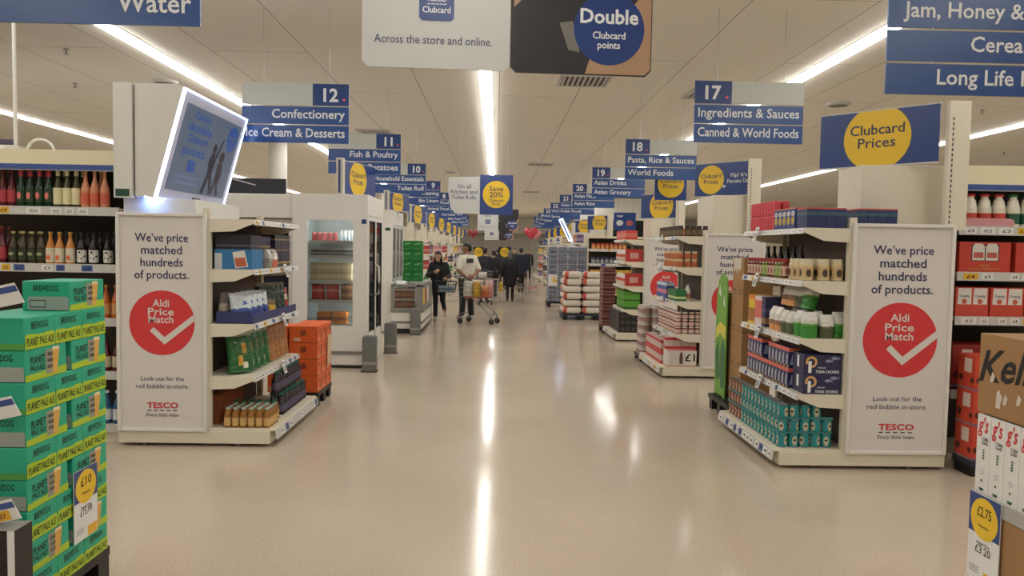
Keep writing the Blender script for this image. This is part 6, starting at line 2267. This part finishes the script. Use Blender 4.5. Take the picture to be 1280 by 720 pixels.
def person(label, loc, rz, h, J, look, detail=True, cat='person'):
    """J: joints of the pose (metres, for a 1.75 m adult facing -Y); look: clothes"""
    t = thing('person', label, cat, (0, 0, 0))
    k = h / 1.75
    skin, hairm, topm, trm, shoe = look['skin'], look['hair'], look['top'], look['trousers'], look['shoes']
    vx = .011 if detail else .02
    hc = V(*J['head'])                                  # centre of the skull
    f = V(*J.get('face', (0, -1, 0))).normalized()
    rt = f.cross(UZ).normalized()
    up = rt.cross(f).normalized()
    hd = lambda a, b, c: hc + rt * a + f * b + up * c
    body = []
    body += [(hd(0, -.012, .025), .088, hd(0, .012, .02), .086), (hd(0, .02, -.05), .066, hd(0, .035, -.075), .05),
             (hd(0, .088, .012), .012, hd(0, .108, -.022), .014), (hd(-.078, .0, -.005), .014, hd(-.084, -.008, .015), .014), (hd(.078, .0, -.005), .014, hd(.084, -.008, .015), .014)]
    nk, ch, pv = V(*J['neck']), V(*J['chest']), V(*J['pelvis'])
    body += [(nk, .056, hd(0, -.01, -.06), .054), (ch, .112, pv, .108), (nk + V(0, .01, -.05), .06, ch, .112)]
    top, trs, shs = [], [], []
    w = look.get('bulk', 1.0)
    sh = {}
    for q, nm in ((-1, 'r'), (1, 'l')):
        s0, e0_, w0 = V(*J['shoulder_' + nm]), V(*J['elbow_' + nm]), V(*J['wrist_' + nm])
        h0, k0, a0, toe = V(*J['hip_' + nm]), V(*J['knee_' + nm]), V(*J['ankle_' + nm]), V(*J['toe_' + nm])
        body += [(nk + V(0, .01, -.06), .06, s0, .062), (s0, .056, e0_, .043), (e0_, .042, w0, .028)]
        hdir = V(*J['hand_' + nm]) if 'hand_' + nm in J else (w0 - e0_)
        hup = V(*J['back_' + nm]) if 'back_' + nm in J else V(q, 0, 0)
        if detail:
            body += hand(w0, hdir, hup, J.get('curl_' + nm, .7), 1.0, q)
        else:
            body += [(w0, .03, w0 + hdir.normalized() * .10, .03)]
        body += [(pv, .11, h0, .10), (h0, .092, k0, .056), (k0, .055, a0, .038), (a0, .038, toe, .032)]
        slv = look.get('sleeve', 1.0)
        e1_ = s0 + (e0_ - s0) * min(1, slv * 2) if slv <= .5 else e0_
        top += [(nk + V(0, .012, -.07), .075, s0, .070 * w), (nk + V(0, .012, -.05), .078, ch, .135 * w), (nk + V(0, .0, -.09), .085, ch, .135 * w), (s0, .070 * w, e1_, .062 * w)]
        if slv > .5:
            top += [(e0_, .062 * w, e0_ + (w0 - e0_) * .92, .046 * w)]
        top += [(s0 + (ch - s0) * .35, .10 * w, ch + V(q * .07, 0, -.02), .135 * w), (ch + V(q * .07, 0, -.02), .135 * w, pv + V(q * .06, 0, look['hem']), .138 * w)]
        b = look.get('leg', 1.0)
        trs += [(pv + V(q * .03, 0, -.01), .125, h0, .112 * b), (h0, .108 * b, k0, .075 * b), (k0, .073 * b, a0 + V(0, 0, .03), .060 * b)]
        heel = a0 + (a0 - toe).normalized() * .03
        shs.append([(V(heel.x, heel.y, a0.z - .035), .042, V(toe.x, toe.y, toe.z), .038), (a0 + V(0, 0, -.02), .045, V(toe.x, toe.y, toe.z) * .5 + a0 * .5 + V(0, 0, -.03), .042)])
    eyes = [hd(-.032, .083, .018), hd(.032, .083, .018)]
    mouth = hd(0, .088, -.062)
    paint = []
    if detail:
        paint = [(lambda c: min((c - e).length for e in eyes) < .014, G(40, 30, 28)), (lambda c: abs((c - mouth).dot(up)) < .008 and abs((c - mouth).dot(rt)) < .026 and (c - mouth).length < .05, G(150, 80, 76))]
    skin_mesh('body', body, vx * .8 if detail else vx, skin, t, paint, 2)
    skin_mesh(look.get('topname', 'shirt'), top, .016 if detail else .024, topm, t)
    skin_mesh('trousers', trs, .016 if detail else .024, trm, t)
    for s_ in shs:
        skin_mesh('shoe', s_, .012 if detail else .02, shoe, t)
    hr = look.get('hairshape', 'short')
    if hr == 'short':
        hcaps = [(hd(0, -.028, .045), .090, hd(0, .0, .055), .086), (hd(0, -.05, -.01), .074, hd(0, -.04, .03), .08)]
    elif hr == 'long':
        hcaps = [(hd(0, -.03, .045), .093, hd(0, .0, .055), .089), (hd(-.075, -.01, .02), .034, hd(-.085, .01, -.17), .036), (hd(.075, -.01, .02), .034, hd(.085, .01, -.17), .036), (hd(0, -.06, .0), .08, hd(0, -.07, -.14), .07)]
    else:                                               # a hood lying up over the head
        hcaps = [(hd(0, -.03, .04), .102, hd(0, -.005, .045), .098), (hd(0, -.05, -.05), .098, hd(0, -.05, -.12), .10)]
    skin_mesh('hood' if hr == 'hood' else 'hair', hcaps, .014 if detail else .022, hairm, t)
    if look.get('bags'):
        pass
    t.location = loc
    t.rotation_euler = (0, 0, rz)
    t.scale = (k, k, k)
    return t


STAND = dict(head=(0, -.03, 1.625), neck=(0, .01, 1.485), chest=(0, .01, 1.28), pelvis=(0, .01, .95),
             shoulder_r=(-.175, .01, 1.41), shoulder_l=(.175, .01, 1.41), elbow_r=(-.235, .03, 1.12), elbow_l=(.235, .03, 1.12),
             wrist_r=(-.25, -.05, .87), wrist_l=(.25, -.05, .87), hip_r=(-.09, .01, .90), hip_l=(.09, .01, .90),
             knee_r=(-.10, -.03, .50), knee_l=(.10, -.01, .50), ankle_r=(-.10, .02, .085), ankle_l=(.11, .04, .085), toe_r=(-.12, -.12, .038), toe_l=(.13, -.10, .038))
tan1, tan2 = G(150, 104, 78, .5), G(196, 156, 130, .5)
hairk = G(26, 22, 22, .45)
blackc = G(26, 26, 30, .8)

# the man in the white shirt, seen from behind with his hands behind his back
J = dict(STAND)
J.update(elbow_r=(-.265, .10, 1.13), elbow_l=(.265, .10, 1.13), wrist_r=(-.07, .19, .99), wrist_l=(.06, .20, .94), hand_r=(.9, .1, -.35), hand_l=(-.9, .05, -.3), back_r=(0, 1, .2), back_l=(0, 1, .2),
         face=(.92, -.40, -.05), knee_r=(-.10, -.05, .50), ankle_r=(-.11, .02, .085), knee_l=(.12, .06, .50), ankle_l=(.17, .12, .10), toe_l=(.20, -.03, .04), curl_r=.9, curl_l=.9)
ml = at(583, 398, 17.95)
man = person('man in a white T-shirt standing with his back turned behind the loaded trolley', (ml.x, 17.95, 0), math.radians(205), 1.80, J,
             dict(skin=tan1, hair=hairk, top=G(226, 220, 206, .8), trousers=blackc, shoes=G(190, 186, 180), sleeve=.42, hem=-.04, leg=1.15, bulk=1.02, topname='t_shirt'))
pm = MB().box(-.085, .085, .158, .166, 1.30, 1.40, G(50, 52, 50))
pm.build('shirt_print', None)
pr_ = bpy.data.objects['shirt_print']
pr_.parent = man

# the woman in black with a basket
J = dict(STAND)
J.update(face=(-.18, -1, -.08), head=(-.03, -.05, 1.62), elbow_r=(-.27, -.02, 1.14), wrist_r=(-.13, -.24, 1.22), hand_r=(.6, -.4, .35), back_r=(-.3, -.8, -.2),
         elbow_l=(.25, -.04, 1.13), wrist_l=(.17, -.27, 1.08), hand_l=(-.3, -1, .1), back_l=(.4, 0, 1), knee_l=(.10, .02, .50), ankle_l=(.16, .30, .22), toe_l=(.18, .22, .09), knee_r=(-.08, -.06, .50), ankle_r=(-.08, -.02, .085), toe_r=(-.09, -.16, .038), curl_r=.6, curl_l=1.0)
wl_ = at(548, 400, 17.5)
person('woman in black hooded top and dark jeans, hand raised to chest, carrying a basket', (wl_.x, 17.5, 0), math.radians(6), 1.60, J,
       dict(skin=tan2, hair=hairk, top=blackc, trousers=G(34, 36, 46, .8), shoes=G(206, 204, 200), sleeve=1.0, hem=-.10, leg=.95, bulk=1.08, hairshape='long', topname='hooded_top'))

# the man in the long dark coat walking away
J = dict(STAND)
J.update(head=(0, -.06, 1.615), face=(0, -1, -.2), knee_r=(-.09, -.08, .50), ankle_r=(-.09, -.04, .085), toe_r=(-.10, -.18, .038), knee_l=(.08, .04, .50), ankle_l=(.08, .12, .10), toe_l=(.09, -.01, .042),
         wrist_r=(-.29, -.02, .88), wrist_l=(.28, -.02, .88), elbow_r=(-.27, .03, 1.13), elbow_l=(.26, .03, 1.13), curl_r=1.3, curl_l=1.3)
dl = at(637, 377, 24.0)
person('man in a long dark coat walking away down the middle with a yellow bag', (dl.x, 24.0, 0), math.radians(180), 1.60, J,
       dict(skin=tan2, hair=G(84, 82, 84, .8), top=G(24, 24, 30, .8), trousers=G(30, 28, 30, .8), shoes=G(60, 44, 36), sleeve=1.0, hem=-.30, leg=.92, bulk=1.22, hairshape='hood', topname='coat'))

# other shoppers in the distance
for i, (px, Y, rz, hh, topc, trc, lab) in enumerate((
        (606, 23.5, 150, 1.70, (40, 36, 48), (28, 28, 34), 'shopper in a dark violet jacket pushing the far trolley'),
        (617, 25.5, 200, 1.62, (28, 28, 32), (26, 26, 30), 'shopper in black beside the far trolley pusher'),
        (628, 31.5, 20, 1.70, (60, 62, 70), (30, 30, 36), 'distant shopper in grey facing the entrance, beside the dark coated man'),
        (651, 29.0, 190, 1.72, (30, 34, 56), (26, 26, 30), 'distant shopper in dark blue on the east flank of the dark coated man'),
        (643, 36.0, 10, 1.70, (34, 34, 38), (30, 30, 34), 'far shopper in black, nearly hidden behind the dark coated man'),
        (622, 38.0, 170, 1.66, (46, 40, 44), (30, 30, 34), 'far shopper in brown black deep in the walkway'),
        (660, 40.0, 0, 1.68, (40, 40, 46), (30, 30, 34), 'far shopper in charcoal by the deepest east side ends'),
        (600, 33.0, 180, 1.70, (34, 32, 36), (28, 28, 32), 'far shopper in black under the small yellow sign'))):
    p = at(px, 340, Y)
    J = dict(STAND)
    if i == 0:
        J.update(wrist_r=(-.18, -.38, 1.02), wrist_l=(.18, -.38, 1.02), elbow_r=(-.24, -.12, 1.12), elbow_l=(.24, -.12, 1.12))
    if i % 2:
        J.update(knee_r=(-.09, -.08, .50), ankle_r=(-.09, -.06, .085), toe_r=(-.10, -.2, .038), knee_l=(.08, .04, .50), ankle_l=(.08, .14, .10), toe_l=(.09, .01, .042))
    person(lab, (p.x, Y, 0), math.radians(rz), hh, J, dict(skin=tan2, hair=hairk, top=G(*topc, .8), trousers=G(*trc, .8), shoes=G(30, 28, 28), sleeve=1.0, hem=-.12, bulk=1.12, topname='jacket'), detail=False)


# ------------------------------------------------------------------ trolleys, baskets and what they hold
def trolley(label, loc, rz, far=False):
    t = thing('shopping_trolley', label, 'trolley')
    tz, bz = 1.0, .60
    T = [(-.40, -.27), (.42, -.22), (.42, .22), (-.40, .27)]
    B = [(-.36, -.22), (.36, -.17), (.36, .17), (-.36, .22)]
    m = MB()
    r = .0045
    for P_, z, rr in ((T, tz, .009), (B, bz, .007)):
        for i in range(4):
            a, b = P_[i], P_[(i + 1) % 4]
            m.tube([(*a, z), (*b, z)], rr, wire, 6)
    n = 9
    for i in range(4):
        a, b = T[i], T[(i + 1) % 4]
        c, d = B[i], B[(i + 1) % 4]
        for k in range(n + 1):
            q = k / n
            m.tube([(a[0] + (b[0] - a[0]) * q, a[1] + (b[1] - a[1]) * q, tz), (c[0] + (d[0] - c[0]) * q, c[1] + (d[1] - c[1]) * q, bz)], .0028, wire, 4)
        for k in range(1, 4):
            z = bz + (tz - bz) * k / 4
            q = k / 4
            p0 = (c[0] + (a[0] - c[0]) * q, c[1] + (a[1] - c[1]) * q, z)
            p1 = (d[0] + (b[0] - d[0]) * q, d[1] + (b[1] - d[1]) * q, z)
            m.tube([p0, p1], .0035, wire, 4)
    for k in range(7):
        y = -.17 + k * .34 / 6
        m.tube([(-.36, y * 1.25, bz), (.36, y, bz)], .0028, wire, 4)
    m.build('wire_net', t, ang=60)
    MB().tube([(-.40, -.26, tz), (-.50, -.26, tz + .05), (-.50, .26, tz + .05), (-.40, .26, tz)], .013, M('trolley_grip', (52, 60, 96), .4), 8).build('handle', t)
    m = MB()
    for y in (-1, 1):
        m.tube([(-.34, y * .21, bz), (-.36, y * .25, .30), (-.34, y * .26, .135)], .011, wire, 8)
        m.tube([(-.10, y * .20, bz), (.34, y * .20, .22), (.38, y * .19, .135)], .011, wire, 8)
    m.tube([(-.35, -.255, .22), (-.35, .255, .22)], .009, wire, 6)
    m.tube([(.34, -.20, .22), (.34, .20, .22)], .009, wire, 6)
    m.build('undercarriage_frame', t, ang=60)
    MB().box(-.28, .10, -.17, .17, .565, .592, M('orange_flap', (206, 84, 50), .5)).build('seat_flap', t)
    for x, y in ((-.34, -.26), (-.34, .26), (.38, -.19), (.38, .19)):
        w_ = MB()
        X_ = Matrix.Translation((x, y, .062)) @ Matrix.Rotation(math.pi / 2, 4, 'X')
        w_.lathe([(.02, -.014), (.058, -.014), (.062, -.009), (.062, .009), (.058, .014), (.02, .014)], 18, (0, 0, 0), M('wheel_rubber', (40, 38, 38), .6), X=X_)
        w_.box(x - .012, x + .012, y - .022, y - .016, .06, .14, wire)
        w_.box(x - .012, x + .012, y + .016, y + .022, .06, .14, wire)
        w_.box(x - .014, x + .014, y - .022, y + .022, .13, .142, wire)
        w_.build('wheel', t)
    t.location = loc
    t.rotation_euler.z = rz
    return t


tr = at(598, 402, 16.9)
trz = math.radians(-20)
trolley('loaded wire shopping trolley standing before the man in the white T-shirt', (tr.x, 16.9, 0), trz)
R2_ = Matrix.Rotation(trz, 3, 'Z')
ITEMS = [(bag('grocery_bag', '', .22, .2, .34, ((.6, G(214, 210, 200)), (1, G(196, 200, 190))), 71), (-.23, -.07), 'white grocery bag at the handle end of the trolley'),
         (bag('grocery_bag', '', .17, .15, .34, ((.6, G(216, 176, 56)), (1, G(206, 160, 60))), 72), (-.02, -.07), 'yellow grocery bag in the middle of the trolley'),
         (bag('grocery_bag', '', .18, .15, .26, ((.6, G(206, 104, 60)), (1, G(206, 150, 100))), 73), (.19, -.085), 'orange grocery bag low in the front of the trolley'),
         (bag('grocery_bag', '', .20, .14, .40, ((.6, G(216, 150, 150)), (1, G(222, 190, 190))), 74), (.22, .085), 'pink grocery bag heaped at the front of the trolley'),
         (bag('grocery_bag', '', .26, .12, .38, ((.6, G(150, 160, 120)), (1, G(222, 220, 210))), 75), (-.08, .12), 'green and white grocery bag along the trolley side')]
for pr, (x, y), lab in ITEMS:
    d = R2_ @ Vector((x, y, 0))
    pr.put((tr.x + d.x, 16.9 + d.y, .606), trz, lab, 'groceries in the trolley')
p = at(603, 345, 22.6)
trolley('far shopping trolley pushed by the shopper in dark violet', (p.x, 22.6, 0), math.radians(-75), True)
pr = bag('grocery_bag', '', .3, .2, .36, ((.6, G(170, 160, 150)), (1, G(206, 200, 190))), 76)
pr.put((p.x, 22.6, .606), .3, 'pale grocery bag in the far trolley')


def basket(label, loc, rz, mat, k=1.0):
    t = thing('shopping_basket', label, 'basket')
    w, d, h = .22 * k, .15 * k, .22 * k
    m = MB()
    for z, q in ((0, .82), (h * .33, .88), (h * .66, .94), (h, 1.0)):
        pts = [(-w * q, -d * q, z), (w * q, -d * q, z), (w * q, d * q, z), (-w * q, d * q, z), (-w * q, -d * q, z)]
        for a, b in zip(pts, pts[1:]):
            m.tube([a, b], .008 if z == h else .0055, mat, 5)
    for i in range(9):
        q = -1 + i / 4
        for y in (-1, 1):
            m.tube([(w * .82 * q, y * d * .82, 0), (w * q, y * d, h)], .0045, mat, 4)
    for i in range(6):
        q = -1 + i * .4
        for x in (-1, 1):
            m.tube([(x * w * .82, d * .82 * q, 0), (x * w, d * q, h)], .0045, mat, 4)
        m.tube([(-w * .82, d * .82 * q, 0), (w * .82, d * .82 * q, 0)], .0045, mat, 4)
    m.build('wire_net', t, ang=60)
    MB().tube([(-w * .5, -d * .0, h), (-w * .4, 0, h + .10), (w * .4, 0, h + .10), (w * .5, 0, h)], .008, black, 6).build('handle', t)
    t.location = loc
    t.rotation_euler.z = rz
    return t


c = R_ = Matrix.Rotation(math.radians(6), 3, 'Z') @ Vector((.17, -.33, 0)) * .92
basket('dark wire basket full of blue and white packs hanging from the arm of the woman', (wl_.x + c.x, 17.46 + c.y, .68), .1, G(48, 50, 54), 1.1)
PKS = carton('grocery_pack', '', .16, .18, .13, G(150, 166, 186), ((.3, .6, G(86, 110, 150)),), None, 'pack')
for i in range(2):
    PKS.put((wl_.x + c.x - .085 + i * .175, 17.46 + c.y, .687), .1, 'pale blue pack inside the basket of the woman, %s of two' % ('outer', 'inner')[i], 'packs in the basket')
hx = dl.x + .27
basket('wire basket held low by the man in the long dark coat', (hx + .07, 24.0, .38), 1.57, G(96, 96, 92), .85)
pr = carton('grocery_pack', '', .2, .15, .14, G(110, 90, 76), ((.3, .6, G(190, 180, 160)),), None, 'pack')
pr.put((hx + .07, 24.0, .387), 1.57, 'brown pack inside the basket of the dark coated man')
pr = bag('carrier_bag', '', .20, .12, .34, ((.55, G(206, 170, 40)), (.7, G(190, 150, 30)), (1, G(216, 184, 60))), 77)
pr.put((dl.x - .29, 24.0, .30), 1.57, 'yellow carrier bag hanging from the hand of the dark coated man')
